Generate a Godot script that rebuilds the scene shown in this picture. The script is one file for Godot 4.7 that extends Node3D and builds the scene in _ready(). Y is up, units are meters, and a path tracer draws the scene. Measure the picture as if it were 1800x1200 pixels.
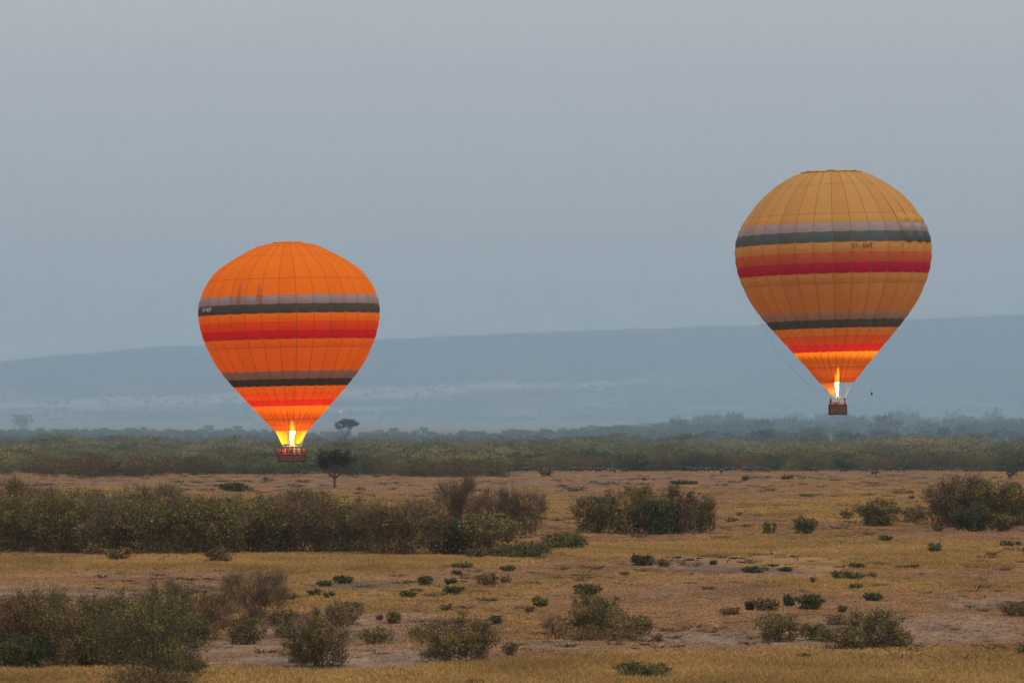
extends Node3D
# Dawn over a savanna plain: two hot air balloons, scrub, grazing herds and a hazy escarpment.

const EYE := 15.0            # camera height above the plain, metres
const FOCAL := 8000.0        # focal length in pixels of an 1800 x 1200 picture
const HZ := 731.0            # the row of the horizon in that picture

var M := {}
var nz := FastNoiseLite.new()
var nz2 := FastNoiseLite.new()
var taken := {}
var people_meshes := []

# ---------------------------------------------------------------- naming and tagging
func numbered(called: String) -> String:
	var n: int = taken.get(called, 0)
	taken[called] = n + 1
	return called if n == 0 else "%s_%03d" % [called, n]

func tag(o: Node, label := "", category := "", group := "", kind := "") -> void:
	if label: o.set_meta("label", label)
	if category: o.set_meta("category", category)
	if group: o.set_meta("group", group)
	if kind: o.set_meta("kind", kind)

func thing(called: String, label: String, category: String, at := Vector3.ZERO, turn := 0.0, group := "") -> Node3D:
	var o := Node3D.new()
	o.name = numbered(called)
	add_child(o, true)
	o.position = at
	o.rotation.y = turn
	tag(o, label, category, group)
	return o

func part(called: String, mesh: Mesh, mat: Material, parent: Node) -> MeshInstance3D:
	var o := MeshInstance3D.new()
	o.name = called
	o.mesh = mesh
	if mat: o.material_override = mat
	parent.add_child(o, true)
	return o

func copy(o: Node3D, label: String, group: String, at: Vector3, turn: float, size := 1.0) -> Node3D:
	var base: String = o.get_meta("stem")
	var c: Node3D = o.duplicate()
	c.name = numbered(base)
	add_child(c, true)
	c.position = at
	c.rotation = Vector3(0, turn, 0)
	c.scale = Vector3.ONE * size
	c.set_meta("label", label)
	if group: c.set_meta("group", group)
	return c

# ---------------------------------------------------------------- materials
func srgb(c: Color) -> Color:
	return c.linear_to_srgb()

func mat(c: Color, rough := 0.9, spec := 0.2) -> StandardMaterial3D:
	var m := StandardMaterial3D.new()
	m.albedo_color = srgb(c)
	m.roughness = rough
	m.metallic_specular = spec
	return m

func vmat(rough := 0.95, spec := 0.12) -> StandardMaterial3D:
	var m := mat(Color(1, 1, 1), rough, spec)
	m.vertex_color_use_as_albedo = true
	return m

func fabric(c: Color, through: Color) -> StandardMaterial3D:
	var m := mat(c, 0.8, 0.08)
	m.backlight_enabled = true
	m.backlight = srgb(through)
	return m

# ---------------------------------------------------------------- a bag of triangles
class Bag:
	var v := PackedVector3Array()
	var c := PackedColorArray()
	func tri(a: Vector3, b: Vector3, d: Vector3, col: Color) -> void:
		v.push_back(a); v.push_back(b); v.push_back(d)
		c.push_back(col); c.push_back(col); c.push_back(col)
	func quad(a: Vector3, b: Vector3, d: Vector3, e: Vector3, col: Color) -> void:
		tri(a, b, d, col)
		tri(a, d, e, col)
	func tube(a: Vector3, b: Vector3, ra: float, rb: float, col: Color, sides := 5) -> void:
		var ax := (b - a).normalized()
		var u := ax.cross(Vector3(0.3, 0.2, 0.93)).normalized()
		var w := ax.cross(u)
		for k in sides:
			var p := TAU * k / sides
			var q := TAU * (k + 1) / sides
			var d0 := u * cos(p) + w * sin(p)
			var d1 := u * cos(q) + w * sin(q)
			quad(a + d0 * ra, b + d0 * rb, b + d1 * rb, a + d1 * ra, col)
	func box(lo: Vector3, hi: Vector3, col: Color) -> void:
		var p := []
		for i in 8:
			p.append(Vector3(hi.x if i & 1 else lo.x, hi.y if i & 2 else lo.y, hi.z if i & 4 else lo.z))
		for f in [[0, 1, 3, 2], [5, 4, 6, 7], [4, 0, 2, 6], [1, 5, 7, 3], [2, 3, 7, 6], [4, 5, 1, 0]]:
			quad(p[f[0]], p[f[3]], p[f[2]], p[f[1]], col)
	func mesh() -> ArrayMesh:
		var a := []
		a.resize(Mesh.ARRAY_MAX)
		a[Mesh.ARRAY_VERTEX] = v
		a[Mesh.ARRAY_COLOR] = c
		var m := ArrayMesh.new()
		m.add_surface_from_arrays(Mesh.PRIMITIVE_TRIANGLES, a)
		return m

# a smooth surface over a grid of points, rows x cols; flip turns it inside out
func sheet(pts: PackedVector3Array, cols: int, flip := false, colors := PackedColorArray()) -> ArrayMesh:
	var st := SurfaceTool.new()
	st.begin(Mesh.PRIMITIVE_TRIANGLES)
	var rows := pts.size() / cols
	for i in pts.size():
		if colors.size(): st.set_color(colors[i])
		st.set_uv(Vector2(float(i % cols) / (cols - 1), float(i / cols) / maxf(rows - 1, 1)))
		st.add_vertex(pts[i])
	for r in rows - 1:
		for k in cols - 1:
			var a := r * cols + k
			var b := a + 1
			var d := a + cols
			var e := d + 1
			var order := [a, b, e, a, e, d] if not flip else [a, e, b, a, d, e]
			for n in order: st.add_index(n)
	st.generate_normals()
	return st.commit()

# ---------------------------------------------------------------- continuous bodies: tapered capsules joined smoothly, meshed as surface nets
func body(bones: Array, cell: float, blend: float, tint: Callable) -> ArrayMesh:
	var lo := Vector3(1e9, 1e9, 1e9)
	var hi := -lo
	for b in bones:
		var r := maxf(b[2], b[3]) + blend + cell * 2.0
		for p in [b[0], b[1]]:
			lo = lo.min(p - Vector3.ONE * r)
			hi = hi.max(p + Vector3.ONE * r)
	var n := Vector3i(((hi - lo) / cell).ceil()) + Vector3i.ONE
	var f := PackedFloat32Array()
	f.resize(n.x * n.y * n.z)
	f.fill(9.0)
	for b in bones:
		var a: Vector3 = b[0]
		var d: Vector3 = b[1] - b[0]
		var dd := maxf(d.length_squared(), 1e-9)
		var r0: float = b[2]
		var r1: float = b[3]
		var r := maxf(r0, r1) + blend + cell * 2.0
		var i0 := Vector3i(((a.min(b[1]) - Vector3.ONE * r - lo) / cell).floor()).clamp(Vector3i.ZERO, n - Vector3i.ONE)
		var i1 := Vector3i(((a.max(b[1]) + Vector3.ONE * r - lo) / cell).ceil()).clamp(Vector3i.ZERO, n - Vector3i.ONE)
		for z in range(i0.z, i1.z + 1):
			for y in range(i0.y, i1.y + 1):
				for x in range(i0.x, i1.x + 1):
					var p := lo + Vector3(x, y, z) * cell
					var t := clampf((p - a).dot(d) / dd, 0.0, 1.0)
					var s := (p - a - d * t).length() - lerpf(r0, r1, t)
					var k := (z * n.y + y) * n.x + x
					var o := f[k]
					var h := maxf(blend - absf(o - s), 0.0) / blend
					f[k] = minf(o, s) - h * h * blend * 0.25
	var at := {}
	var st := SurfaceTool.new()
	st.begin(Mesh.PRIMITIVE_TRIANGLES)
	var count := 0
	var step := [1, n.x, n.x * n.y]
	var corner := []
	for i in 8: corner.append(Vector3i(i & 1, (i >> 1) & 1, (i >> 2) & 1))
	for z in n.z - 1:
		for y in n.y - 1:
			for x in n.x - 1:
				var k := (z * n.y + y) * n.x + x
				var some := false
				var inside: bool = f[k] < 0.0
				for c in corner:
					if (f[k + c.x + c.y * n.x + c.z * n.x * n.y] < 0.0) != inside:
						some = true
						break
				if not some: continue
				var sum := Vector3.ZERO
				var m := 0
				for c in corner:
					var fa := f[k + c.x + c.y * n.x + c.z * n.x * n.y]
					for ax in 3:
						if c[ax]: continue
						var e: Vector3i = c
						e[ax] = 1
						var fb := f[k + e.x + e.y * n.x + e.z * n.x * n.y]
						if (fa < 0.0) != (fb < 0.0):
							sum += Vector3(c).lerp(Vector3(e), fa / (fa - fb))
							m += 1
				var p := lo + (Vector3(x, y, z) + sum / m) * cell
				at[k] = count
				count += 1
				st.set_color(tint.call(p))
				st.add_vertex(p)
	for k in at:
		var x: int = k % n.x
		var y: int = (k / n.x) % n.y
		var z: int = k / (n.x * n.y)
		if x == 0 or y == 0 or z == 0: continue
		for ax in 3:
			var fa := f[k]
			var fb := f[k + step[ax]]
			if (fa < 0.0) == (fb < 0.0): continue
			var u: int = step[(ax + 1) % 3]
			var w: int = step[(ax + 2) % 3]
			if not (at.has(k - u) and at.has(k - w) and at.has(k - u - w)): continue
			var q := [at[k], at[k - u], at[k - u - w], at[k - w]]
			if fa < 0.0: q = [q[3], q[2], q[1], q[0]]
			for i in [0, 1, 2, 0, 2, 3]: st.add_index(q[i])
	st.generate_normals()
	return st.commit()

# ---------------------------------------------------------------- the lie of the land
func spot(px: float, py: float) -> Vector3:      # where the plain lies under a bearing and a dip from the eye
	var d := FOCAL * EYE / (py - HZ)
	var x := (px - 900.0) * d / FOCAL
	return Vector3(x, height(x, -d), -d)

func height(x: float, z: float) -> float:
	var d := -z
	var h := nz.get_noise_2d(x * 0.5, z * 0.5) * 0.35 * smoothstep(0.0, 200.0, d)
	h += nz.get_noise_2d(x * 3.0 + 400.0, z * 3.0) * 0.08
	# the shallow eroded wash that crosses in front
	var c := 318.0 + 10.0 * nz.get_noise_1d(x * 1.4 + 90.0)
	var w := (d - c) / 13.0
	if absf(w) < 3.0:
		h += -0.7 * exp(-w * w) + 0.35 * exp(-(w - 1.6) * (w - 1.6) * 3.0)
	return h

# how bare, how golden and how green the ground is; all are places on the plain
var BARE := [[600, 1142, 300, 24, 1.0], [1150, 1126, 330, 20, 1.0], [1640, 1100, 220, 20, 0.8], [1400, 1114, 120, 16, 0.8], [640, 1100, 200, 20, 0.6], [700, 1022, 230, 10, 0.5],
	[1320, 1002, 170, 8, 0.7], [120, 1034, 320, 9, 1.0], [60, 1046, 260, 12, 0.7], [420, 1130, 130, 20, 1.0], [1750, 1062, 120, 18, 0.7], [1000, 873, 140, 4, 0.5], [1040, 848, 330, 10, 0.5], [820, 855, 240, 8, 0.5],
	[330, 848, 420, 9, 0.45], [1520, 1118, 300, 12, 0.6], [300, 1010, 200, 5, 0.5]]
var GOLD := [[450, 992, 620, 20, 1.0], [900, 1185, 1300, 30, 1.0], [1300, 960, 520, 18, 0.85], [1500, 985, 330, 14, 0.6], [1560, 1025, 260, 16, 0.5], [750, 890, 420, 22, 0.5], [1500, 900, 260, 30, 0.5], [1650, 1160, 300, 22, 0.9]]

func cover(x: float, z: float) -> Vector3:
	var d := -z
	var py := HZ + FOCAL * EYE / d
	var px := 900.0 + x * FOCAL / d
	var wob := nz.get_noise_2d(x * 1.3, z * 0.5)
	var bare := 0.0
	for b in BARE:
		var ux: float = (px - b[0]) / b[2]
		if absf(ux) > 1.5: continue
		var uy: float = (py - b[1]) / b[3] + wob * 0.9
		bare = maxf(bare, b[4] * (1.0 - smoothstep(0.55, 1.2, sqrt(ux * ux + uy * uy))))
	var gold := 0.0
	for b in GOLD:
		var ux: float = (px - b[0]) / b[2]
		if absf(ux) > 1.5: continue
		var uy: float = (py - b[1]) / b[3] + wob * 0.6
		gold = maxf(gold, b[4] * (1.0 - smoothstep(0.5, 1.25, sqrt(ux * ux + uy * uy))))
	var patch := nz2.get_noise_2d(x * 0.8, z * 0.28)
	bare = clampf(bare + smoothstep(0.28, 0.6, nz2.get_noise_2d(x * 1.1 + 300.0, z * 0.3)) * 0.5, 0.0, 1.0)
	gold = clampf(gold + patch * 0.7 + 0.04, 0.0, 1.0) * (1.0 - bare * 0.9)
	return Vector3(bare, gold, wob)

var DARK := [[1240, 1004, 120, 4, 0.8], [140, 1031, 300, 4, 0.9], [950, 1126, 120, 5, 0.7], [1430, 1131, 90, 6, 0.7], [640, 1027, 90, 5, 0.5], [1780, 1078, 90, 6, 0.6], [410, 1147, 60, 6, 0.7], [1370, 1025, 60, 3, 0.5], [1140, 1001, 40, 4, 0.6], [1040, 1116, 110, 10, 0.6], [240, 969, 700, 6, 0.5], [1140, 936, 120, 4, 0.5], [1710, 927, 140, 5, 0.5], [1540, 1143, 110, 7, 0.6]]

const DRY := Color(0.282, 0.158, 0.077)
const GOLDEN := Color(0.365, 0.226, 0.067)
const SOIL := Color(0.31, 0.235, 0.17)
const DARKSOIL := Color(0.13, 0.10, 0.085)

func ground_color(x: float, z: float) -> Color:
	var k := cover(x, z)
	var c := DRY.lerp(GOLDEN, k.y * 0.8).lerp(SOIL, k.x * 0.85)
	var fine := nz.get_noise_2d(x * 11.0, z * 5.0)
	var mid := nz2.get_noise_2d(x * 3.0, z * 1.3)
	if k.x > 0.3:
		c = c.lerp(DARKSOIL, smoothstep(0.05, 0.4, mid + 0.5 * fine) * 0.8)
	var streak := smoothstep(0.2, 0.5, nz2.get_noise_2d(x * 1.6 + 70.0, z * 0.9 + 31.0))
	c = c.lerp(Color(0.12, 0.08, 0.055), streak * 0.65)
	c = c * (1.0 + 0.35 * fine + 0.35 * mid)
	var d := -z
	var py := HZ + FOCAL * EYE / d
	var px := 900.0 + x * FOCAL / d
	for b in DARK:      # darker earth: a burnt strip and other patches, some along shrub bases
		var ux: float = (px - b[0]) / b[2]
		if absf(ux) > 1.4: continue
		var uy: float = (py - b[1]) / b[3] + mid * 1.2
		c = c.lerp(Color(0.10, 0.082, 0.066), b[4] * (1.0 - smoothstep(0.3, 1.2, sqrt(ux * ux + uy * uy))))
	if d > 1080.0:      # litter and shade-loving herbs under the scrub
		c = c.lerp(Color(0.13, 0.115, 0.07), smoothstep(1150.0, 1350.0, d + 60.0 * nz.get_noise_1d(x)) * 0.7)
	if d > 2500.0:
		c = c.lerp(Color(0.28, 0.22, 0.14), smoothstep(2500.0, 3200.0, d) * 0.8)
	c.a = 1.0
	return c

func build_ground() -> void:
	var rows := PackedFloat32Array()
	var d := 120.0
	while d < 12500.0:
		rows.append(d)
		d += clampf(d * d / (EYE * FOCAL) * 1.3, 0.7, d * 0.05)
	var cols := 260
	var pts := PackedVector3Array()
	var col := PackedColorArray()
	for r in rows:
		for k in cols:
			var u := (float(k) / (cols - 1) - 0.5) * 2.0
			var x := (0.15 * u + 0.12 * u * absf(u) * u * u) * r * 1.05 + u * 12.0
			pts.append(Vector3(x, height(x, -r), -r))
			col.append(ground_color(x, -r))
	var m := vmat(0.97, 0.1)
	var t := NoiseTexture2D.new()
	t.width = 512
	t.height = 512
	t.seamless = true
	var fn := FastNoiseLite.new()
	fn.seed = 5
	fn.frequency = 0.03
	fn.fractal_octaves = 5
	t.noise = fn
	var ramp := Gradient.new()
	ramp.set_color(0, Color(0.72, 0.70, 0.68))
	ramp.set_color(1, Color(1, 1, 1))
	t.color_ramp = ramp
	m.albedo_texture = t
	m.uv1_triplanar = true
	m.uv1_world_triplanar = true
	m.uv1_scale = Vector3(0.09, 0.09, 0.045)
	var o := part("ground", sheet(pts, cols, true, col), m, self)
	tag(o, "", "", "", "structure")

# the escarpment far beyond the plain: height above the plain along bearing u and depth d
func ridge(u: float) -> float:       # u: bearing in picture columns
	var y := 637.0 - 12.0 * smoothstep(0.0, 130.0, u) - 12.0 * smoothstep(90.0, 300.0, u) - (u - 200.0) * 0.0372 if u > 0.0 else 637.0 - u * 0.02
	if u > 0.0 and u < 200.0: y = 637.0 - 12.0 * smoothstep(0.0, 130.0, u) - 12.0 * smoothstep(90.0, 300.0, u)
	return y

const FAR := 2.1            # the escarpment stands this much farther than its first survey

func hill_height(xx: float, dd: float) -> float:
	return hill_shape(xx / FAR, dd / FAR) * FAR - EYE * (FAR - 1.0) * clampf((dd / FAR - 5600.0) / 3200.0, 0.0, 1.0)

func hill_shape(x: float, d: float) -> float:
	var u := 900.0 + x / 8800.0 * FOCAL
	var top := (HZ - ridge(u)) / FOCAL * 8800.0 + EYE
	var t := clampf((d - 5600.0) / 3200.0, 0.0, 1.15)
	var prof := 0.42 * t + 0.58 * smoothstep(0.25, 1.0, t) if t <= 1.0 else 1.0 - (t - 1.0) * 1.5
	var h := top * prof
	h += nz2.get_noise_2d(x * 0.06, d * 0.05) * 7.0 * smoothstep(0.0, 0.4, t) * (1.0 - smoothstep(0.8, 1.0, t))
	h += nz2.get_noise_2d(x * 0.35, d * 0.1) * 1.6 * t
	return h - 0.8

func build_hills() -> void:
	var cols := 240
	var pts := PackedVector3Array()
	var col := PackedColorArray()
	for r in 130:
		var d := (5550.0 + 3600.0 * r / 129.0) * FAR
		for k in cols:
			var x := (float(k) / (cols - 1) - 0.5) * 2.0 * 2300.0 * FAR
			var h := hill_height(x, d)
			pts.append(Vector3(x, h, -d))
			# dry grass swathes between scrubby slopes; the swathes climb gently with the land
			var u := 900.0 + x * FOCAL / d
			var y := HZ - (h - EYE) / d * FOCAL
			var n := nz2.get_noise_2d(x * 0.06, h * 1.3)
			var g := 0.0
			g = maxf(g, 1.0 - smoothstep(0.5, 1.3, absf(y - (712.0 - u * 0.036) + n * 10.0) / lerpf(14.0, 5.0, clampf(u / 1300.0, 0, 1))))
			g *= 1.0 - smoothstep(950.0, 1400.0, u)
			g = maxf(g, smoothstep(0.02, 0.5, n + nz.get_noise_2d(x * 0.3, h * 5.0) * 0.35) * smoothstep(655.0, 720.0, y) * 0.6)
			g = maxf(g, smoothstep(0.3, 0.6, n) * 0.2)
			var c := Color(0.045, 0.065, 0.05).lerp(Color(0.38, 0.31, 0.23), g)
			c = c * (1.0 + 0.3 * nz.get_noise_2d(x * 0.4, h * 6.0))
			c.a = 1.0
			col.append(c)
	var o := part("hills", sheet(pts, cols, true, col), vmat(), self)
	tag(o, "", "", "", "structure")

# ---------------------------------------------------------------- grass: far too many blades to count
func tuft_mesh(seed_: int, blades: int, lean: float) -> ArrayMesh:
	var g := RandomNumberGenerator.new()
	g.seed = seed_
	var b := Bag.new()
	for i in blades:
		var a := g.randf() * TAU
		var p := Vector3(cos(a), 0, sin(a)) * g.randf() * 0.42
		var dir := (Vector3(cos(a) * lean, 1.0, sin(a) * lean) + Vector3(g.randfn(), 0, g.randfn()) * 0.25).normalized()
		var h := g.randf_range(0.55, 1.0)
		var side := dir.cross(Vector3(g.randfn(), 0.1, g.randfn()).normalized()).normalized() * 0.04
		var t := g.randf_range(0.8, 1.2)
		var c := Color(t, t, t)
		var bend := Vector3(g.randfn(), -0.3, g.randfn()) * 0.12
		b.quad(p - side, p + dir * h * 0.6 - side * 0.8, p + dir * h * 0.6 + side * 0.8, p + side, c)
		b.tri(p + dir * h * 0.6 - side * 0.8, p + dir * h + bend, p + dir * h * 0.6 + side * 0.8, c * 1.08)
	return b.mesh()

func scatter(called: String, mesh: Mesh, material: Material, rows: PackedFloat32Array) -> MultiMeshInstance3D:
	var mm := MultiMesh.new()
	mm.transform_format = MultiMesh.TRANSFORM_3D
	mm.use_colors = true
	mm.mesh = mesh
	mm.instance_count = rows.size() / 16
	mm.buffer = rows
	var o := MultiMeshInstance3D.new()
	o.name = called
	o.multimesh = mm
	o.material_override = material
	add_child(o, true)
	o.set_meta("kind", "stuff")
	return o

func put(rows: PackedFloat32Array, p: Vector3, turn: float, sx: float, sy: float, c: Color) -> void:
	var co := cos(turn) * sx
	var si := sin(turn) * sx
	rows.append_array(PackedFloat32Array([co, 0, si, p.x, 0, sy, 0, p.y, -si, 0, co, p.z, c.r, c.g, c.b, 1.0]))

func grazed(x: float, d: float) -> bool:      # where the gazelles have cropped it short
	var py := HZ + FOCAL * EYE / d
	var px := 900.0 + x * FOCAL / d
	var w := 5.0 * nz.get_noise_2d(x * 4.0, d * 1.5)
	var ux := (px + w * 8.0 - 1310.0) / 190.0
	var uy := (py + w - 994.0) / 17.0
	return ux * ux + uy * uy < 1.0

func build_grass() -> void:
	var g := RandomNumberGenerator.new()
	g.seed = 11
	var tall := PackedFloat32Array()
	var short := PackedFloat32Array()
	var d0 := 225.0
	for i in 560000:
		# even in the picture: more to the square metre close by
		var d := d0 * pow(1240.0 / d0, pow(g.randf(), 0.85))
		var x := (g.randf() * 2.0 - 1.0) * (0.125 * d + 6.0)
		var k := cover(x, -d)
		var r := g.randf()
		var far := clampf(d / 420.0, 1.0, 1.8)
		var t := 0.85 + 0.3 * g.randf()
		var gn := nz2.get_noise_2d(x * 2.0, d * 1.1)
		if r < k.y * 0.9 - k.x * 0.3:
			var c := GOLDEN.lerp(Color(0.43, 0.285, 0.12), g.randf() * 0.6) * t * (1.0 + 0.5 * gn)
			if g.randf() < 0.06 + 0.12 * maxf(gn, 0.0): c = Color(0.17, 0.15, 0.06) * t
			if grazed(x, d): continue
			put(tall, Vector3(x, height(x, -d) - 0.02, -d), g.randf() * TAU, 0.62 * far, g.randf_range(0.22, 0.5) * (0.6 + 0.5 * k.y), c)
		elif r < 0.62 - 0.42 * k.x + 0.5 * gn:
			var c := DRY.lerp(Color(0.385, 0.23, 0.095), g.randf() * 0.7) * t * (1.0 + 0.5 * gn)
			if g.randf() < 0.08: c = Color(0.15, 0.12, 0.065)
			put(short, Vector3(x, height(x, -d) - 0.02, -d), g.randf() * TAU, 0.6 * far, g.randf_range(0.07, 0.2) * (0.7 if grazed(x, d) else 1.0), c)
	var tus := PackedFloat32Array()
	for i in 9000:
		var d := 240.0 * pow(1150.0 / 240.0, pow(g.randf(), 0.8))
		var x := (g.randf() * 2.0 - 1.0) * (0.125 * d + 6.0)
		var n := nz2.get_noise_2d(x * 1.3 + 500.0, d * 0.45)
		if g.randf() > smoothstep(-0.05, 0.45, n) + 0.12: continue
		var c := Color(0.10, 0.085, 0.04).lerp(Color(0.17, 0.095, 0.055), g.randf()) * g.randf_range(0.7, 1.3)
		if g.randf() < 0.2: c = Color(0.06, 0.075, 0.03)
		var sz := (0.35 + 0.9 * g.randf() * g.randf()) * clampf(d / 450.0, 1.0, 1.6)
		put(tus, Vector3(x, height(x, -d) - 0.03, -d), g.randf() * TAU, sz * 1.5, sz * g.randf_range(0.35, 0.7), c)
	var tu := scatter("dry_tussocks", tuft_mesh(9, 26, 0.9), M.blade, tus)
	tag(tu, "dark dry tussocks and herb clumps flecking the grazed plain", "grass")
	var a := scatter("tall_grass", tuft_mesh(3, 9, 0.25), M.blade, tall)
	tag(a, "knee-high golden dry grass standing in sweeps across the plain", "grass")
	var b := scatter("short_grass", tuft_mesh(4, 7, 0.7), M.blade, short)
	tag(b, "short grazed brown grass and stubble over the plain", "grass")

# ---------------------------------------------------------------- shrubs
const STYLES := {
	# leaves: two tones, twig tone, share of leaves and twigs, open = bareness, low = how far the leaves come down
	"thicket": {"a": Color(0.066, 0.06, 0.024), "b": Color(0.25, 0.2, 0.062), "w": Color(0.12, 0.09, 0.048), "fill": 7.0, "leaf": 1.0, "twig": 1.0, "low": 0.03, "up": 0.55},
	"brown": {"a": Color(0.095, 0.066, 0.034), "b": Color(0.21, 0.145, 0.065), "w": Color(0.135, 0.096, 0.05), "fill": 6.0, "leaf": 0.75, "twig": 1.7, "low": 0.04, "up": 0.6},
	"green": {"a": Color(0.05, 0.062, 0.022), "b": Color(0.175, 0.168, 0.052), "w": Color(0.10, 0.075, 0.05), "fill": 7.0, "leaf": 1.2, "twig": 0.6, "low": 0.03, "up": 0.5},
	"dark": {"a": Color(0.042, 0.056, 0.022), "b": Color(0.095, 0.11, 0.04), "w": Color(0.08, 0.06, 0.045), "fill": 6.0, "leaf": 1.3, "twig": 0.35, "low": 0.06, "up": 0.5},
	"bare": {"a": Color(0.13, 0.085, 0.045), "b": Color(0.16, 0.12, 0.07), "w": Color(0.15, 0.108, 0.062), "fill": 5.0, "leaf": 0.16, "twig": 2.4, "low": 0.06, "up": 0.8},
	"olive": {"a": Color(0.085, 0.075, 0.026), "b": Color(0.29, 0.22, 0.07), "w": Color(0.14, 0.10, 0.07), "fill": 6.0, "leaf": 0.85, "twig": 1.3, "low": 0.03, "up": 0.6},
}

func grow(W: float, H: float, style: Dictionary, leaves: int, leaf: float, seed_: int, stems := 7) -> Array:
	var g := RandomNumberGenerator.new()
	g.seed = seed_
	var crown := Bag.new()
	var wood := Bag.new()
	var rx := W * 0.5
	var rz := rx * 0.85
	var lobes := []
	for i in stems:
		var a := TAU * (i + g.randf() * 0.7) / stems
		var out := g.randf_range(0.35, 0.95)
		var end := Vector3(cos(a) * rx * out, H * (0.55 + 0.4 * sqrt(maxf(0.0, 1.0 - out * out)) * g.randf_range(0.75, 1.1)), sin(a) * rz * out)
		var p := Vector3(cos(a) * rx * 0.12, -0.05, sin(a) * rz * 0.12)
		var r := 0.009 * H + 0.012
		var base := p
		for k in 4:
			var t := (k + 1) / 4.0
			var q := base.lerp(end, t) + Vector3(-cos(a) * rx * 0.15 * sin(PI * t), H * 0.03, -sin(a) * rz * 0.15 * sin(PI * t)) + Vector3(g.randfn(), g.randfn() * 0.5, g.randfn()) * 0.03 * W
			wood.tube(p, q, r, r * 0.72, style.w * 0.8, 4)
			r *= 0.72
			p = q
			if k >= 1:
				for s in 2:
					var e := q + Vector3(cos(a) * rx * 0.25 + g.randfn() * rx * 0.28, H * g.randf_range(0.02, 0.28), sin(a) * rz * 0.25 + g.randfn() * rz * 0.28)
					var lim := Vector2(e.x / rx, e.z / rz).length()
					if lim > 1.0:
						e.x /= lim
						e.z /= lim
					e.y = minf(e.y, H * (0.62 + 0.38 * sqrt(maxf(0.0, 1.0 - minf(lim, 1.0) ** 2))))
					wood.tube(q, e, r * 0.7, r * 0.25, style.w * 0.9, 3)
					lobes.append([e, g.randf(), 1.0])
		lobes.append([p, g.randf(), 1.0])
	for i in int(stems * style.fill * 1.3):      # low skirts and the filling between the limbs
		var a := g.randf() * TAU
		var y := g.randf_range(style.low, 0.62)
		var out := sqrt(g.randf()) * lerpf(0.78, 0.98, clampf(y * 2.0, 0.0, 1.0))
		lobes.append([Vector3(cos(a) * rx * out, H * y, sin(a) * rz * out), g.randf() * 0.8, 1.0])
	for i in int(stems * 2.2):      # sprigs that break the outline
		var l: Array = lobes[g.randi() % lobes.size()]
		var e: Vector3 = l[0]
		if e.y < H * 0.35: continue
		var up := Vector3(e.x / rx * g.randf() * W * 0.12, H * g.randf_range(0.04, 0.17), e.z / rz * g.randf() * W * 0.1)
		wood.tube(e, e + up, 0.004 * H + 0.004, 0.002 * H, style.w, 3)
		lobes.append([e + up, g.randf() * 0.6 + 0.4, 0.5])
	var sx := W * 0.06
	var sy := H * 0.07
	var n := int(leaves * style.leaf * 1.25)
	for i in n:
		var l: Array = lobes[g.randi() % lobes.size()]
		var p: Vector3 = l[0] + Vector3(g.randfn() * sx, g.randfn() * sy, g.randfn() * sx) * l[2]
		if p.y < H * style.low * 0.4 or p.y > H * 1.2: continue
		var t := clampf(smoothstep(0.2, 0.85, l[1]) + g.randfn() * 0.2, 0.0, 1.0)
		var c: Color = style.a.lerp(style.b, t).lerp(style.w, 0.55 if fmod(l[1] * 13.7, 1.0) < 0.28 else 0.0) * g.randf_range(0.75, 1.3)
		var u := Vector3(g.randfn(), g.randfn(), g.randfn()).normalized()
		var w := u.cross(Vector3(g.randfn(), g.randfn(), g.randfn())).normalized()
		var s := leaf * g.randf_range(0.6, 1.3)
		crown.tri(p - w * s * 0.4, p + u * s, p + w * s * 0.4, c)
	n = int(leaves * style.twig * 0.28)
	for i in n:
		var l: Array = lobes[g.randi() % lobes.size()]
		var p: Vector3 = l[0] + Vector3(g.randfn() * sx, g.randfn() * sy, g.randfn() * sx) * 0.8
		var dir := (Vector3(p.x / rx, style.up + 0.4, p.z / rz) + Vector3(g.randfn(), g.randfn(), g.randfn()) * 0.45).normalized()
		var len := H * g.randf_range(0.07, 0.26)
		var w := dir.cross(Vector3(g.randfn(), g.randfn(), g.randfn())).normalized() * leaf * 0.13
		if p.y < 0.02: continue
		wood.tri(p - w, p + dir * len, p + w, style.w * g.randf_range(0.7, 1.35))
	return [crown, wood]

func shrub(called: String, label: String, px: float, py: float, wpx: float, hpx: float, kind: String, group := "", density := 1.0, category := "shrub", stems := 7) -> Node3D:
	var at := spot(px, py)
	var s := FOCAL / -at.z
	var n := int(clampf(wpx * hpx * 0.62 * density, 60, 9000))
	var trim := 1.0 if called == "hedge_shrub" else 0.93
	var parts := grow(wpx / s * trim, hpx / s * trim, STYLES[kind], n, 3.4 / s, int(px * 7 + py * 13), stems)
	var o := thing(called, label, category, at, 0.0, group)
	part("foliage", parts[0].mesh(), M.leaf, o)
	part("branches", parts[1].mesh(), M.leaf, o)
	return o

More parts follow.
